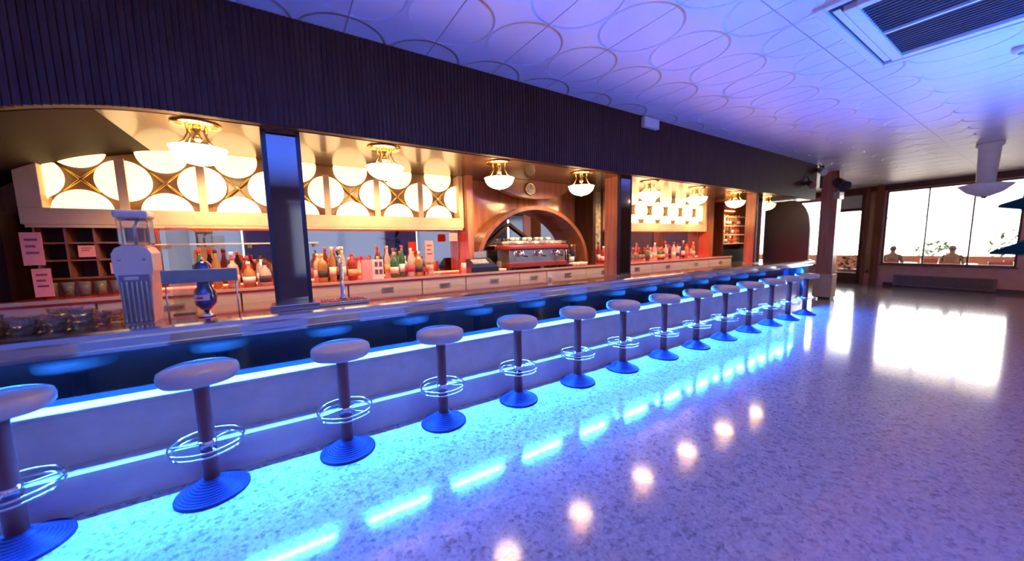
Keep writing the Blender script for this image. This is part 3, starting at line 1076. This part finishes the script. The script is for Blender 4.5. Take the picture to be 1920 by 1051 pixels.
# ---------------------------------------------------------------- coffee machine, till and cups
cm = thing('coffee_machine', (2.9, 4.0, BT), 'steel and red espresso machine in front of the arched niche', 'coffee machine')
MB().box(2.44, 3.38, 3.86, 4.18, BT+.06, BT+.27, .015).build('body', 'steel', cm)
MB().box(2.42, 3.40, 3.83, 4.20, BT+.03, BT+.095, .012).build('drip_tray', 'machine_red', cm)
MB().box(2.40, 3.42, 3.82, 4.20, BT+.26, BT+.325, .02).build('top_cover', 'machine_red', cm)
mb = MB()
for zz in (.345, .365):
    mb.tube([(2.44, 3.84, BT+zz), (3.38, 3.84, BT+zz), (3.38, 4.17, BT+zz), (2.44, 4.17, BT+zz)], .005, 6, closed=True)
mb.build('cup_rail', 'chrome', cm)
for xx in (2.6, 2.9, 3.2):
    g = MB().lathe([(.001, BT+.17), (.038, BT+.17), (.04, BT+.2), (.04, BT+.245), (.001, BT+.245)], (xx, 3.82, 0), 16).build('brew_group', 'chrome', cm)
    MB().tube([(xx, 3.80, BT+.185), (xx+.01, 3.70, BT+.175)], .012, 8).build('portafilter_handle', 'black_plastic', g)
for xx in (2.47, 3.35):
    MB().tube([(xx, 3.85, BT+.25), (xx, 3.80, BT+.24), (xx, 3.79, BT+.12)], .006, 6).build('steam_wand', 'chrome', cm)
for xx in (2.5, 3.3):
    for yy in (3.88, 4.14):
        MB().lathe([(.001, BT), (.02, BT), (.016, BT+.03), (.001, BT+.03)], (xx, yy, 0), 10).build('foot', 'black_plastic', cm)
cup = thing('coffee_cup', (0, 0, 0), '', 'cup', 'white cups on the espresso machine')
MB().lathe([(.001, 0), (.02, 0), (.03, .02), (.034, .05), (.032, .05), (.027, .02), (.001, .004)], (0, 0, 0), 16).build('bowl', 'white_plastic', cup)
MB().tube([(.032, 0, .04), (.046, 0, .036), (.046, 0, .02), (.028, 0, .014)], .004, 6).build('handle', 'white_plastic', cup)
n_ = 0
for r_ in range(3):
    for k in range(11):
        loc = (2.49+.082*k+.01*r_, 3.90+.10*r_, BT+.326)
        lab = 'white cup, %s from left in the %s row on the espresso machine' % (ORD[k], ['front', 'middle', 'rear'][r_])
        if n_ == 0:
            cup.location = loc; cup['label'] = lab
        else:
            copy_tree(cup, loc, lab, rot=random.uniform(0, 6))
        n_ += 1
for k in range(7):
    copy_tree(cup, (2.56+.1*k, 3.98+.03*(k % 2), BT+.377), 'white cup, %s from left in the upper layer on the espresso machine' % ORD[k], rot=random.uniform(0, 6))
for k in range(8):
    loc = (3.60+.075*(k % 4), 3.90+.08*(k//4), BT)
    tag(copy_tree(cup, loc, rot=random.uniform(0, 6)), 'white cup, %s from the left in the %s row right of the grinder' % (ORD[k % 4], ['front', 'rear'][k//4]), 'cup', 'white cups right of the grinder')
# grinder
t = thing('coffee_grinder', (3.49, 3.95, BT), 'black coffee grinder with a hopper right of the espresso machine', 'coffee grinder')
MB().box(3.44, 3.54, 3.88, 4.04, BT, BT+.03, .006).box(3.455, 3.525, 3.93, 4.03, BT+.03, BT+.24, .01).build('body', 'black_metal', t)
MB().lathe([(.03, BT+.24), (.035, BT+.25), (.062, BT+.36), (.062, BT+.37), (.001, BT+.37)], (3.49, 3.97, 0), 20).build('hopper', 'glass_dark', t)
MB().tube([(3.49, 3.93, BT+.17), (3.49, 3.87, BT+.16)], .015, 8).build('spout', 'steel', t)
# till
t = thing('cash_register', (2.02, 3.94, BT), 'black cash register with a pale keypad left of the espresso machine', 'cash register')
MB().box(1.86, 2.24, 3.80, 4.00, BT, BT+.07, .008).build('cash_drawer', 'black_plastic', t)
mb = MB(); mb.prism([(3.81, BT+.07), (4.0, BT+.07), (4.0, BT+.165), (3.96, BT+.165), (3.82, BT+.095)], 'X', 1.88, 2.20); mb.build('body', 'black_plastic', t)
mb = MB()
for i in range(6):
    for j in range(3):
        mb.box(1.91+.036*i, 1.937+.036*i, 3.84+.035*j, 3.865+.035*j, BT+.108+.0165*j, BT+.126+.0165*j)
mb.build('keypad', 'shade_white', t)
MB().box(1.98, 2.16, 3.975, 3.995, BT+.17, BT+.25, .004).build('display', 'grey_plastic', t)
o = MB().lathe([(.001, 0), (.03, 0), (.03, .12), (.026, .125), (.001, .125)], (1.79, 3.87, BT), 16).build('white_canister', 'white_plastic')
tag(settle(o), 'small white canister left of the cash register', 'canister')
o = MB().box(2.27, 2.38, 3.84, 3.92, BT, BT+.03, .01).build('folded_napkin', 'paper_white')
tag(settle(o), 'folded white napkin between the till and the espresso machine', 'napkin')
t = thing('water_jug', (2.36, 3.99, BT), 'small glass jug beside the espresso machine', 'jug')
MB().lathe([(.001, 0), (.035, 0), (.042, .05), (.03, .1), (.034, .12), (.03, .12), (.026, .1), (.037, .05), (.001, .006)], (2.36, 3.99, BT), 18).build('body', 'glass_ware', t)
MB().tube([(2.39, 3.99, BT+.1), (2.42, 3.99, BT+.09), (2.415, 3.99, BT+.05), (2.395, 3.99, BT+.04)], .005, 6).build('handle', 'glass_ware', t)
# kitchen bits and candle holder on the till side
t = thing('candle_lantern', (2.2, 4.2, BT), 'amber glass lantern at the left foot of the wooden arch', 'lantern')
MB().lathe([(.001, .0), (.05, 0), (.045, .02), (.03, .03), (.03, .3), (.001, .3)], (2.2, 4.2, BT), 14).build('stem', 'brass', t)
MB().lathe([(.001, .3), (.035, .3), (.045, .36), (.04, .44), (.02, .46), (.001, .46)], (2.2, 4.2, BT), 16).build('glass_shade', 'glass_amber', t)

# ---------------------------------------------------------------- things on the bar counter
CT = 1.051
# white dispenser
t = thing('drink_dispenser', (-.80, 3.13, CT), 'white drink dispenser with a grey ribbed front on the bar counter', 'dispenser')
pts = [(-.875, CT+.03), (-.725, CT+.03), (-.725, CT+.42), (-.735, CT+.47), (-.77, CT+.495), (-.83, CT+.495), (-.865, CT+.47), (-.875, CT+.42)]
pts = [(-.862, CT), (-.738, CT), (-.722, CT+.30), (-.712, CT+.33), (-.712, CT+.44), (-.73, CT+.475), (-.77, CT+.492), (-.83, CT+.492), (-.87, CT+.475), (-.888, CT+.44), (-.888, CT+.33), (-.878, CT+.30)]
MB().prism(pts, 'Y', 3.10, 3.30).build('housing', 'white_plastic', t)
MB().box(-.866, -.734, 3.088, 3.10, CT+.01, CT+.31).build('ribbed_front', 'grey_plastic', t)
mb = MB()
for k in range(6):
    mb.box(-.857+.0215*k, -.849+.0215*k, 3.078, 3.088, CT+.02, CT+.27)
mb.build('ribs', 'steel', t)
MB().box(-.84, -.78, 3.078, 3.088, CT+.28, CT+.30).build('badge', 'white_plastic', t)
for xx in (-.855, -.745):
    MB().lathe([(.001, 3.09), (.008, 3.09), (.008, 3.10), (.001, 3.10)], (xx, 0, CT+.405), 12, 'Y').build('screw', 'steel', t)
t = thing('glass_drink_container', (-.79, 3.19, CT+.495), 'clear drink container with a pale lid on top of the white dispenser', 'container')
MB().box(-.86, -.72, 3.13, 3.27, CT+.493, CT+.66, .012).build('container_body', 'glass_ware', t)
MB().box(-.87, -.71, 3.12, 3.28, CT+.66, CT+.71, .015).build('lid', 'shade_white', t)
MB().tube([(-.79, 3.20, CT+.505), (-.79, 3.20, CT+.60), (-.77, 3.20, CT+.65)], .01, 8).build('inner_tube', 'chrome', t)
# amber acrylic display to its right
t = thing('acrylic_display', (-.66, 3.36, CT), 'clear acrylic display box between the white dispenser and the blue beer tap', 'display box')
MB().box(-.70, -.58, 3.42, 3.43, CT, CT+.62).build('back_sheet', 'glass_ware', t)
MB().box(-.70, -.58, 3.36, 3.43, CT, CT+.01).build('base', 'glass_ware', t)
# blue beer tap
t = thing('beer_tap', (-.485, 3.15, CT), 'round dark blue beer tap on a chrome foot with a white label', 'beer tap')
bx, by = -.485, 3.16
MB().lathe([(.001, CT), (.05, CT), (.052, CT+.008), (.02, CT+.02), (.018, CT+.05), (.001, CT+.05)], (bx, by, 0), 24).build('foot', 'chrome', t)
MB().lathe([(.001, CT+.045), (.03, CT+.05), (.056, CT+.085), (.064, CT+.13), (.056, CT+.18), (.042, CT+.205), (.040, CT+.25), (.052, CT+.275), (.055, CT+.31), (.050, CT+.35), (.030, CT+.378), (.001, CT+.382)], (bx, by, 0), 28).build('body', 'enamel_blue', t)
MB().lathe([(.063, CT+.115), (.066, CT+.118), (.0655, CT+.152), (.062, CT+.155)], (bx, by, 0), 16, a0=-PI*.85, a1=-PI*.35).build('label_plate', 'label_white', t)
MB().lathe([(.066, CT+.127), (.0672, CT+.128), (.0670, CT+.142), (.066, CT+.143)], (bx, by, 0), 10, a0=-PI*.70, a1=-PI*.52).build('label_mark', 'label_red', t)
MB().lathe([(.001, CT+.38), (.012, CT+.382), (.010, CT+.40), (.001, CT+.405)], (bx, by, 0), 12).build('top_knob', 'chrome', t)
# small shelf stand
t = thing('shelf_stand', (-.48, 3.05, CT), 'steel tray stand on thin legs across the blue beer tap', 'stand')
MB().box(-.668, -.288, 3.03, 3.05, CT+.245, CT+.33, .004).build('front_plate', 'dull_steel', t)
MB().box(-.662, -.294, 3.05, 3.09, CT+.325, CT+.33).build('top_plate', 'steel', t)
for xx in (-.655, -.30):
    MB().tube([(xx, 3.05, CT), (xx, 3.05, CT+.25)], .005, 6).build('leg', 'steel', t)
# drip block and chrome tap
t = thing('drip_tray', (.22, 3.10, CT), 'low steel drip tray on the counter under the chrome beer tap', 'drip tray')
MB().box(.17, .55, 3.02, 3.22, CT+.005, CT+.035, .006).build('tray', 'steel', t)
mb = MB()
for k in range(16):
    mb.box(.19+.022*k, .20+.022*k, 3.04, 3.20, CT+.036, CT+.041)
mb.build('grid', 'black_metal', t)
o = MB().box(-.12, .19, 2.99, 3.19, CT+.006, CT+.05, .006).build('steel_plinth', 'steel_nosing')
tag(settle(o), 'low steel block at the foot of the first mirrored column', 'steel block')
t = thing('beer_tap', (.365, 3.13, CT+.04), 'slim chrome beer tap with a round head right of the first mirrored column', 'beer tap')
MB().lathe([(.001, 0), (.028, 0), (.026, .01), (.016, .02), (.014, .24), (.016, .30), (.001, .30)], (.368, 3.13, CT+.042), 18).build('column', 'chrome', t)
MB().tube([(.368, 3.13, CT+.31), (.360, 3.11, CT+.355), (.350, 3.07, CT+.36), (.345, 3.045, CT+.31)], .012, 8).build('spout', 'chrome', t)
MB().ball((.352, 3.12, CT+.375), .024, .024, .024, 16).build('tap_head', 'chrome', t)
MB().tube([(.352, 3.12, CT+.39), (.340, 3.115, CT+.43)], .008, 8).build('lever', 'black_plastic', t)
# glass ashtrays and glasses piled on the left
ash = MB().lathe([(.001, 0), (.042, 0), (.05, .012), (.054, .038), (.047, .038), (.040, .014), (.001, .010)], (0, 0, 0), 12, smooth=False).build('glass_ashtray', 'glass_ware')
k = 0
rows_ = {0: 'front', 1: 'middle', 2: 'rear'}
for j in range(3):
    for i in range(7):
        for lv in range(2 if (i+j) % 3 else 3):
            o = ash if k == 0 else ash.copy()
            if k:
                C.objects.link(o)
            o.location = (-1.74+.115*i+.03*j, 3.14+.115*j, CT+.039*lv)
            o.rotation_euler = (0, 0, k*.7)
            tag(o, 'glass ashtray, %s of the %s stack from the left, %s row' % (['bottom', 'second', 'third'][lv], ORD[i], rows_[j]), 'ashtray', 'glass ashtrays stacked on the left of the counter')
            k += 1
o = MB().lathe([(.001, 0), (.02, 0), (.028, .03), (.026, .05), (.001, .05)], (2.75, 3.42, CT), 14).build('sugar_bowl', 'white_plastic')
tag(settle(o), 'small white bowl on the counter in front of the espresso machine', 'bowl')

# ---------------------------------------------------------------- ceiling fittings
def ac_unit(x0, x1, y0, y1, label):
    t = thing('ceiling_air_conditioner', ((x0+x1)/2, (y0+y1)/2, CEIL-.05), label, 'air conditioner')
    z = CEIL
    f = MB()
    wd_ = .10
    f.box(x0, x1, y1-.055, y1, z-.03, z-.001, .006).box(x0, x1, y0, y0+.055, z-.03, z-.001, .006).box(x0, x0+.055, y0+.055, y1-.055, z-.03, z-.001, .006).box(x1-.055, x1, y0+.055, y1-.055, z-.03, z-.001, .006)
    f.build('frame', 'white_plastic', t)
    f = MB()
    ix0, ix1, iy0, iy1 = x0+.13, x1-.13, y0+.13, y1-.13
    f.box(ix0, ix1, iy1-.07, iy1, z-.045, z-.002, .005).box(ix0, ix1, iy0, iy0+.07, z-.045, z-.002, .005).box(ix0, ix0+.07, iy0+.07, iy1-.07, z-.045, z-.002, .005).box(ix1-.07, ix1, iy0+.07, iy1-.07, z-.045, z-.002, .005)
    f.box((ix0+ix1)/2-.012, (ix0+ix1)/2+.012, iy0+.07, iy1-.07, z-.04, z-.002)
    f.build('grille_frame', 'white_plastic', t)
    MB().box(x0+.055, x1-.055, y0+.055, y1-.055, z-.008, z-.0015).build('air_slot', 'grille_dark', t)
    f = MB()
    xx = ix0+.08
    while xx < ix1-.08:
        f.box(xx, xx+.012, iy0+.07, iy1-.07, z-.03, z-.009)
        xx += .045
    f.build('grille', 'grille_slat', t)
    for (a, b, c, d) in ((x0+.07, x1-.07, y1-.115, y1-.075),):
        MB().box(a+.05, b-.05, c, d, z-.022, z-.014).build('louvre', 'white_plastic', t)
    return t


ac_unit(3.29, 4.87, -.45, 1.10, 'large white ceiling air conditioner with a dark grille, top right')
t = thing('smoke_detector', (5.47, .36, CEIL), 'small round white smoke detector on the ceiling near the right edge', 'smoke detector')
MB().lathe([(.001, CEIL-.05), (.04, CEIL-.05), (.055, CEIL-.035), (.06, CEIL-.001), (.001, CEIL-.001)], (5.52, .33, 0), 24).build('body', 'white_plastic', t)
MB().lathe([(.001, CEIL-.06), (.02, CEIL-.06), (.025, CEIL-.05), (.001, CEIL-.05)], (5.52, .33, 0), 16).build('sensor', 'grey_plastic', t)
t = thing('emergency_light', (4.14, 3.03, 2.98), 'small white emergency light box high on the dark fascia', 'emergency light')
MB().box(3.985, 4.29, 3.015, 3.073, 2.975, 3.10, .008).build('housing', 'white_plastic', t)
MB().box(4.01, 4.265, 3.010, 3.015, 2.99, 3.05).build('diffuser', 'shade_white', t)

# ceiling lamps added behind the camera as warm fill (seen only in the mirrors)
def hall_fill_lamp(x, y):
    t = thing('added_hall_lamp', (x, y, CEIL), '', 'lamp', 'added fill lamps over the hall')
    MB().lathe([(.001, CEIL-.001), (.20, CEIL-.001), (.20, CEIL-.03), (.001, CEIL-.03)], (x, y, 0), 28).build('canopy', 'brass', t)
    MB().lathe([(.185, CEIL-.03), (.17, CEIL-.075), (.10, CEIL-.11), (.001, CEIL-.12)], (x, y, 0), 28).build('glass_bowl', 'fill_lamp_glass', t)
    return t


h0 = hall_fill_lamp(-1.6, -2.6)
h0['label'] = 'added warm fill lamp over the hall, left of the row'
for k, nm in enumerate(('second', 'third', 'fourth', 'fifth', 'sixth', 'seventh')):
    copy_tree(h0, (-1.6+2.6*(k+1), -2.6, CEIL), 'added warm fill lamp over the hall, %s of the row from the left' % nm)

# blue uplighters added out of view behind the camera to tint the ceiling
def uplighter(x, y):
    t = thing('fill_uplighter', (x, y, 0), '', 'lamp', 'added blue fill uplighters')
    MB().lathe([(.001, 0), (.17, 0), (.17, .03), (.05, .06), (.05, .30), (.17, .36), (.172, .57), (.165, .57), (.164, .40), (.001, .40)], (x, y, 0), 28).build('housing', 'black_metal', t)
    MB().lathe([(.001, .405), (.155, .405), (.155, .412), (.001, .412)], (x, y, 0), 28).build('blue_lens', 'fill_uplight', t)
    return t


u0 = uplighter(-2.6, -.75)
u0['label'] = 'added blue fill uplighter in the hall, left end of the row'
for k, nm in enumerate(('second', 'third', 'fourth', 'fifth')):
    copy_tree(u0, (-2.6+2.15*(k+1), -.75, 0), 'added blue fill uplighter in the hall, %s of the row from the left' % nm)

# spotlights at the far end of the fascia
def spot(x, y, z, label, matn, d=(-.5, -.6, -.5), s=1.0):
    t = thing('spotlight', (x, y, z), label, 'spotlight')
    D = Vector(d).normalized()
    p = Vector((x, y, z))
    MB().tube([p-D*.09*s, p-D*.05*s, p+D*.08*s, p+D*.10*s], .05, 16, radii=[.03*s, .055*s, .06*s, .07*s]).build('lamp_head', matn, t)
    MB().lathe([(.001, .0), (.05*s, .0), (.05*s, .006), (.001, .006)], (0, 0, 0), 12)
    MB().tube([p+Vector((0, 0, .03)), p+Vector((0, .03, .10*s)), p+Vector((0, .06, .16*s))], .012, 8).build('bracket', 'black_metal', t)
    return t


spot(9.45, 3.0, 2.66, 'brown round spotlight low on the end of the fascia', 'wood_brown')
spot(10.02, 3.0, 2.98, 'white spotlight at the top end of the fascia', 'white_plastic', s=1.1)
spot(11.25, 3.0, 2.80, 'black spotlight clamped to the top of the wooden pillar', 'black_metal', s=1.9)
o = MB().tube([(10.25, 3.05, 2.62), (10.25, 3.05, CEIL-.002)], .03, 10).build('metal_post', 'black_metal')
tag(settle(o), 'short dark metal post under the ceiling beside the white spotlight', 'post')

# wooden pillar with beige foot
t = thing('wooden_pillar', (11.5, 3.2, 0), 'brown wooden pillar with a beige foot box beyond the bar end', 'pillar')
MB().box(11.32, 11.60, 3.03, 3.36, 0, .04).build('base_trim', 'black_metal', t)
MB().box(11.30, 11.62, 3.01, 3.39, .04, .62, .008).build('foot_box', 'foot_beige', t)
MB().box(11.33, 11.60, 3.04, 3.36, .62, CEIL-.001).build('shaft', 'pillar_wood', t)
MB().box(11.30, 11.62, 3.00, 3.12, 2.45, 2.62, .01).build('amber_box', 'wood_beige', t)

# radiator under the far window
t = thing('radiator', (FX(1.8)-.06, 1.8, .02), 'long low dark radiator under the big far window', 'radiator')
MB().box(-.12, -.045, .85, 2.77, .04, .36, .01).shear_far().build('casing', 'radiator_paint', t)
mb = MB()
for k in range(6):
    mb.box(-.128, -.12, .9, 2.72, .08+.045*k, .10+.045*k)
mb.shear_far().build('grille', 'grille_dark', t)
for yy in (1.0, 2.6):
    MB().box(-.11, -.06, yy, yy+.04, 0, .04).shear_far().build('foot', 'black_metal', t)

# white hanging lamp near the window
hx, hy = 10.6, .84
t = thing('hanging_lamp', (hx, hy, CEIL), 'white flared hanging lamp in front of the far window', 'lamp')
MB().lathe([(.001, CEIL-.001), (.16, CEIL-.001), (.16, CEIL-.05), (.13, CEIL-.08), (.11, CEIL-.68), (.001, CEIL-.68)], (hx, hy, 0), 24).build('stem_shade', 'shade_white', t)
MB().lathe([(.11, CEIL-.68), (.31, CEIL-.72), (.32, CEIL-.735), (.20, CEIL-.86), (.06, CEIL-.93), (.001, CEIL-.93)], (hx, hy, 0), 32).build('lamp_shade', 'shade_white', t)
MB().lathe([(.001, CEIL-.96), (.02, CEIL-.96), (.04, CEIL-.93), (.001, CEIL-.93)], (hx, hy, 0), 12).build('finial', 'black_metal', t)

# ---------------------------------------------------------------- plant at the right edge
def leaf(mb, base, direction, length, width, droop=.5, up=Vector((0, 0, 1)), n=8):
    d = Vector(direction).normalized()
    side = d.cross(up).normalized()
    L_, R_, T_ = [], [], []
    for k in range(n+1):
        s = k/n
        p = Vector(base)+d*length*s+Vector((0, 0, -droop*length*s*s))
        w_ = width*math.sin(PI*min(1, s*.92+.06))**.8
        L_.append(mb.bm.verts.new(p+side*w_+Vector((0, 0, -.15*w_))))
        R_.append(mb.bm.verts.new(p-side*w_+Vector((0, 0, -.15*w_))))
        T_.append(mb.bm.verts.new(p))
    for k in range(n):
        for A, Bq in ((L_, T_), (T_, R_)):
            f = mb.bm.faces.new((A[k], A[k+1], Bq[k+1], Bq[k])); f.smooth = True
    return mb


px_, py_ = 2.35, -.50
t = thing('potted_palm', (px_, py_, 0), 'dark broad leaved potted plant reaching in at the right edge', 'plant')
t_palm = t
MB().lathe([(.001, 0), (.15, 0), (.21, .36), (.215, .40), (.19, .40), (.18, .34), (.001, .34)], (px_, py_, 0), 28).build('pot', 'terracotta', t)
MB().lathe([(.001, .34), (.175, .34), (.12, .36), (.001, .365)], (px_, py_, 0), 20).build('soil', 'soil', t)
MB().tube([(px_, py_, .34), (px_+.02, py_+.01, .8), (px_, py_+.02, 1.3), (px_+.02, py_, 1.8)], .025, 10, radii=[.03, .026, .022, .015]).build('stem', 'leaf_green', t)
PL = (px_, py_)

# ---------------------------------------------------------------- terrace outside
TZ = -.14
struct(MB().box(XR-.9+1.1, 40, -14, 16, TZ-.1, TZ).build('ground_terrace', 'paving'))


struct(MB().box(XR+.35, 20.2, -14, 16, 3.45, 3.5).build('roof_shade_added', 'wall_cream'))  # unseen roof added to keep skylight off the terrace figures


def seated(x, y, face, shirt, label):
    """a seated person seen from behind through the window; body one surface from a skinned skeleton"""
    t = thing('person', (x, y, TZ+.05), label, 'person')
    s = 1.0
    J = {'pel': (0, 0, .50), 'wst': (0, -.01, .66), 'chs': (0, 0, .86), 'nck': (0, .02, 1.05), 'hed0': (0, .03, 1.12), 'hed': (0, .05, 1.22), 'top': (0, .05, 1.31),
         'shL': (-.16, 0, .95), 'elL': (-.24, .10, .74), 'waL': (-.16, .32, .74), 'haL': (-.12, .40, .75),
         'shR': (.16, 0, .95), 'elR': (.24, .10, .74), 'waR': (.16, .32, .74), 'haR': (.12, .40, .75),
         'hiL': (-.10, .02, .49), 'knL': (-.13, .44, .49), 'anL': (-.13, .44, .09), 'toL': (-.13, .58, .04),
         'hiR': (.10, .02, .49), 'knR': (.13, .44, .49), 'anR': (.13, .44, .09), 'toR': (.13, .58, .04)}
    Rr = {'pel': .15, 'wst': .13, 'chs': .155, 'nck': .062, 'hed0': .066, 'hed': .095, 'top': .06, 'shL': .06, 'elL': .045, 'waL': .032, 'haL': .035,
          'shR': .06, 'elR': .045, 'waR': .032, 'haR': .035, 'hiL': .09, 'knL': .06, 'anL': .042, 'toL': .04, 'hiR': .09, 'knR': .06, 'anR': .042, 'toR': .04}
    E = [('pel', 'wst'), ('wst', 'chs'), ('chs', 'nck'), ('nck', 'hed0'), ('hed0', 'hed'), ('hed', 'top'), ('chs', 'shL'), ('shL', 'elL'), ('elL', 'waL'), ('waL', 'haL'),
         ('chs', 'shR'), ('shR', 'elR'), ('elR', 'waR'), ('waR', 'haR'), ('pel', 'hiL'), ('hiL', 'knL'), ('knL', 'anL'), ('anL', 'toL'), ('pel', 'hiR'), ('hiR', 'knR'), ('knR', 'anR'), ('anR', 'toR')]
    names = list(J)
    c, sn = math.cos(face), math.sin(face)
    V = [(J[k][0]*c-J[k][1]*sn, J[k][0]*sn+J[k][1]*c, J[k][2]) for k in names]

    def skin(nm, keep, scale, matn, parent):
        vs = [k for k in names if k in keep]
        me = bpy.data.meshes.new(nm)
        me.from_pydata([V[names.index(k)] for k in vs], [(vs.index(a), vs.index(b)) for a, b in E if a in vs and b in vs], [])
        o = bpy.data.objects.new(nm, me)
        C.objects.link(o)
        sm = o.modifiers.new('s', 'SKIN')
        for i, k in enumerate(vs):
            r = Rr[k]*scale
            me.skin_vertices[0].data[i].radius = (r, r)
        me.skin_vertices[0].data[0].use_root = True
        sb = o.modifiers.new('b', 'SUBSURF'); sb.levels = 2; sb.render_levels = 2
        me.materials.append(MATS[matn])
        o.parent = parent
        return o
    body = skin('body', set(names), 1.0, 'skin', t)
    skin('shirt', {'pel', 'wst', 'chs', 'shL', 'elL', 'shR', 'elR'}, 1.10, shirt, t)
    skin('trousers', {'pel', 'hiL', 'knL', 'anL', 'hiR', 'knR', 'anR'}, 1.10, 'trousers_grey', t)
    hv = Vector(V[names.index('hed')])
    hp = Vector((x, y, TZ))+hv+Vector((sn, -c, 0))*.02+Vector((0, 0, .03))
    MB().ball(hp, .086, .088, .098, 18).build('hair', 'hair_dark', t)
    return t


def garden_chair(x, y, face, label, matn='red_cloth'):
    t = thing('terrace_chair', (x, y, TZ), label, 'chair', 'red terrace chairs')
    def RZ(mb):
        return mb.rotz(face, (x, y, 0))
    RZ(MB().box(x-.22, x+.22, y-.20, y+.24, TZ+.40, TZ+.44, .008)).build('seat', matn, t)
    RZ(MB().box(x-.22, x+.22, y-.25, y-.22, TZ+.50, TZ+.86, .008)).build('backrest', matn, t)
    for sx in (-1, 1):
        for sy in (-1, 1):
            RZ(MB().tube([(x+.2*sx, y+.20*sy+.01, TZ+.002), (x+.2*sx, y+.19*sy, TZ+.40)], .013, 8)).build('leg', 'steel', t)
        RZ(MB().tube([(x+.21*sx, y-.20, TZ+.40), (x+.21*sx, y-.235, TZ+.86)], .012, 8)).build('back_post', 'steel', t)
    return t


def garden_table(x, y, label):
    t = thing('terrace_table', (x, y, TZ), label, 'table', 'terrace tables')
    MB().lathe([(.001, TZ+.70), (.42, TZ+.70), (.42, TZ+.73), (.001, TZ+.73)], (x, y, 0), 32).build('tabletop', 'white_plastic', t)
    MB().lathe([(.001, TZ+.001), (.22, TZ+.001), (.2, TZ+.03), (.03, TZ+.05), (.03, TZ+.70), (.001, TZ+.70)], (x, y, 0), 24).build('pedestal', 'steel', t)
    return t


fc = -PI/2                                     # facing away from the room (+x)
seated(17.75, 3.18, fc, 'shirt_olive', 'person in an olive top seated outside, left one of two behind the window')
garden_chair(17.72, 3.18, fc, 'red terrace chair under the left seated person')
garden_table(18.72, 3.15, 'round white terrace table in front of the left seated person')
seated(17.75, 1.88, fc, 'shirt_khaki', 'person in a khaki top seated outside, middle of the big window')
garden_chair(17.72, 1.88, fc, 'red terrace chair under the middle seated person')
garden_table(18.72, 1.85, 'round white terrace table in front of the middle seated person')
garden_chair(19.6, 2.6, PI/2, 'red terrace chair facing the window between the two tables')
garden_chair(17.9, .95, fc, 'red terrace chair near the right end of the window')
garden_chair(18.7, .75, PI/2, 'red terrace chair farther out at the right end of the window')
# low orange wall and hedge
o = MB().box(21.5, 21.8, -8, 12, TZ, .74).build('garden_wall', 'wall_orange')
tag(settle(o), 'low orange garden wall beyond the terrace tables', 'wall')


def bush(x, y, z0, r, h, label, seed):
    rnd = random.Random(seed)
    t = thing('garden_bush', (x, y, z0), label, 'bush', 'bushes behind the terrace')
    MB().tube([(x, y, z0), (x+.03, y, z0+h*.5)], .05, 8).build('trunk', 'wood_brown', t)
    mb = MB()
    for k in range(260):
        a, b = rnd.uniform(0, 2*PI), rnd.uniform(-.6, 1)
        rr = r*rnd.uniform(.5, 1)
        q = Vector((x+rr*math.cos(a)*math.cos(b), y+rr*math.sin(a)*math.cos(b), z0+h*.55+h*.45*math.sin(b)*rnd.uniform(.6, 1)))
        leaf(mb, q, (rnd.uniform(-1, 1), rnd.uniform(-1, 1), rnd.uniform(-.4, .8)), .22, .06, .3, n=2)
    mb.build('foliage', 'leaf_green', t)


bush(23.2, .8, TZ, .9, 2.1, 'green bush behind the orange garden wall at the right of the window', 1)
bush(23.0, 2.9, TZ, .6, 1.6, 'small green bush behind the orange wall, middle of the window', 2)
bush(23.2, 8.3, TZ, .9, 2.2, 'green bush behind the orange wall, seen left of the pillar', 3)

# dark chair seen behind the glass door
t = thing('terrace_planter', (FX(4.0)+.9, 4.05, TZ), 'dark planter with leafy plant standing behind the glass door', 'planter')
qx = FX(4.0)+.9
MB().box(qx-.2, qx+.2, 3.75, 4.35, TZ, TZ+.55, .01).build('planter_box', 'grille_dark', t)
mb = MB()
rnd = random.Random(5)
for k in range(90):
    leaf(mb, (qx+rnd.uniform(-.15, .15), 4.05+rnd.uniform(-.28, .28), TZ+.5+rnd.uniform(0, .5)), (rnd.uniform(-1, 1), rnd.uniform(-1, 1), rnd.uniform(0, 1)), .2, .05, .4, n=2)
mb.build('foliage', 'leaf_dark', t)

# curtain strip in the narrow window
o = MB()
for k in range(4):
    o.tube([(-.015, 3.365+.023*k, .45), (-.015, 3.365+.023*k, 2.92)], .011, 8)
o = o.shear_far().build('curtain', 'curtain_yellow')
tag(settle(o), 'narrow yellow curtain between the far window and the door', 'curtain')

# leaves of the plant at the right edge (aimed where the photo shows them)
LV = MB()
stem_top = Vector((px_+.02, py_, 1.75))
for bz, tip, wd_, up_ in ((1.70, (2.33, .150, 1.612), .07, (1, 0, .25)),
                          (1.62, (2.34, .145, 1.432), .065, (1, 0, .35)),
                          (1.78, (2.30, .128, 1.885), .022, (1, 0, .4)),
                          (1.60, (2.9, -1.0, 1.55), .05, (0, 0, 1)),
                          (1.70, (2.0, -1.0, 1.75), .05, (0, 0, 1)),
                          (1.55, (2.75, -.2, 1.2), .05, (0, 0, 1)),
                          (1.45, (1.9, -.6, 1.2), .05, (0, 0, 1)),
                          (1.40, (2.5, -1.0, 1.1), .05, (0, 0, 1)),
                          (1.75, (2.6, -.75, 2.1), .05, (0, 0, 1))):
    b_ = Vector((px_+.01, py_, bz-.05))
    d_ = Vector(tip)-b_
    leaf(LV, b_, d_+Vector((0, 0, .12*d_.length)), d_.length, wd_, .12, Vector(up_), 10)
LV.build('foliage', 'leaf_dark', t_palm)

for o_ in C.objects:
    if o_.parent is None and 'label' in o_ and len(o_['label'].split()) > 16:
        print('LONG', o_['label'])
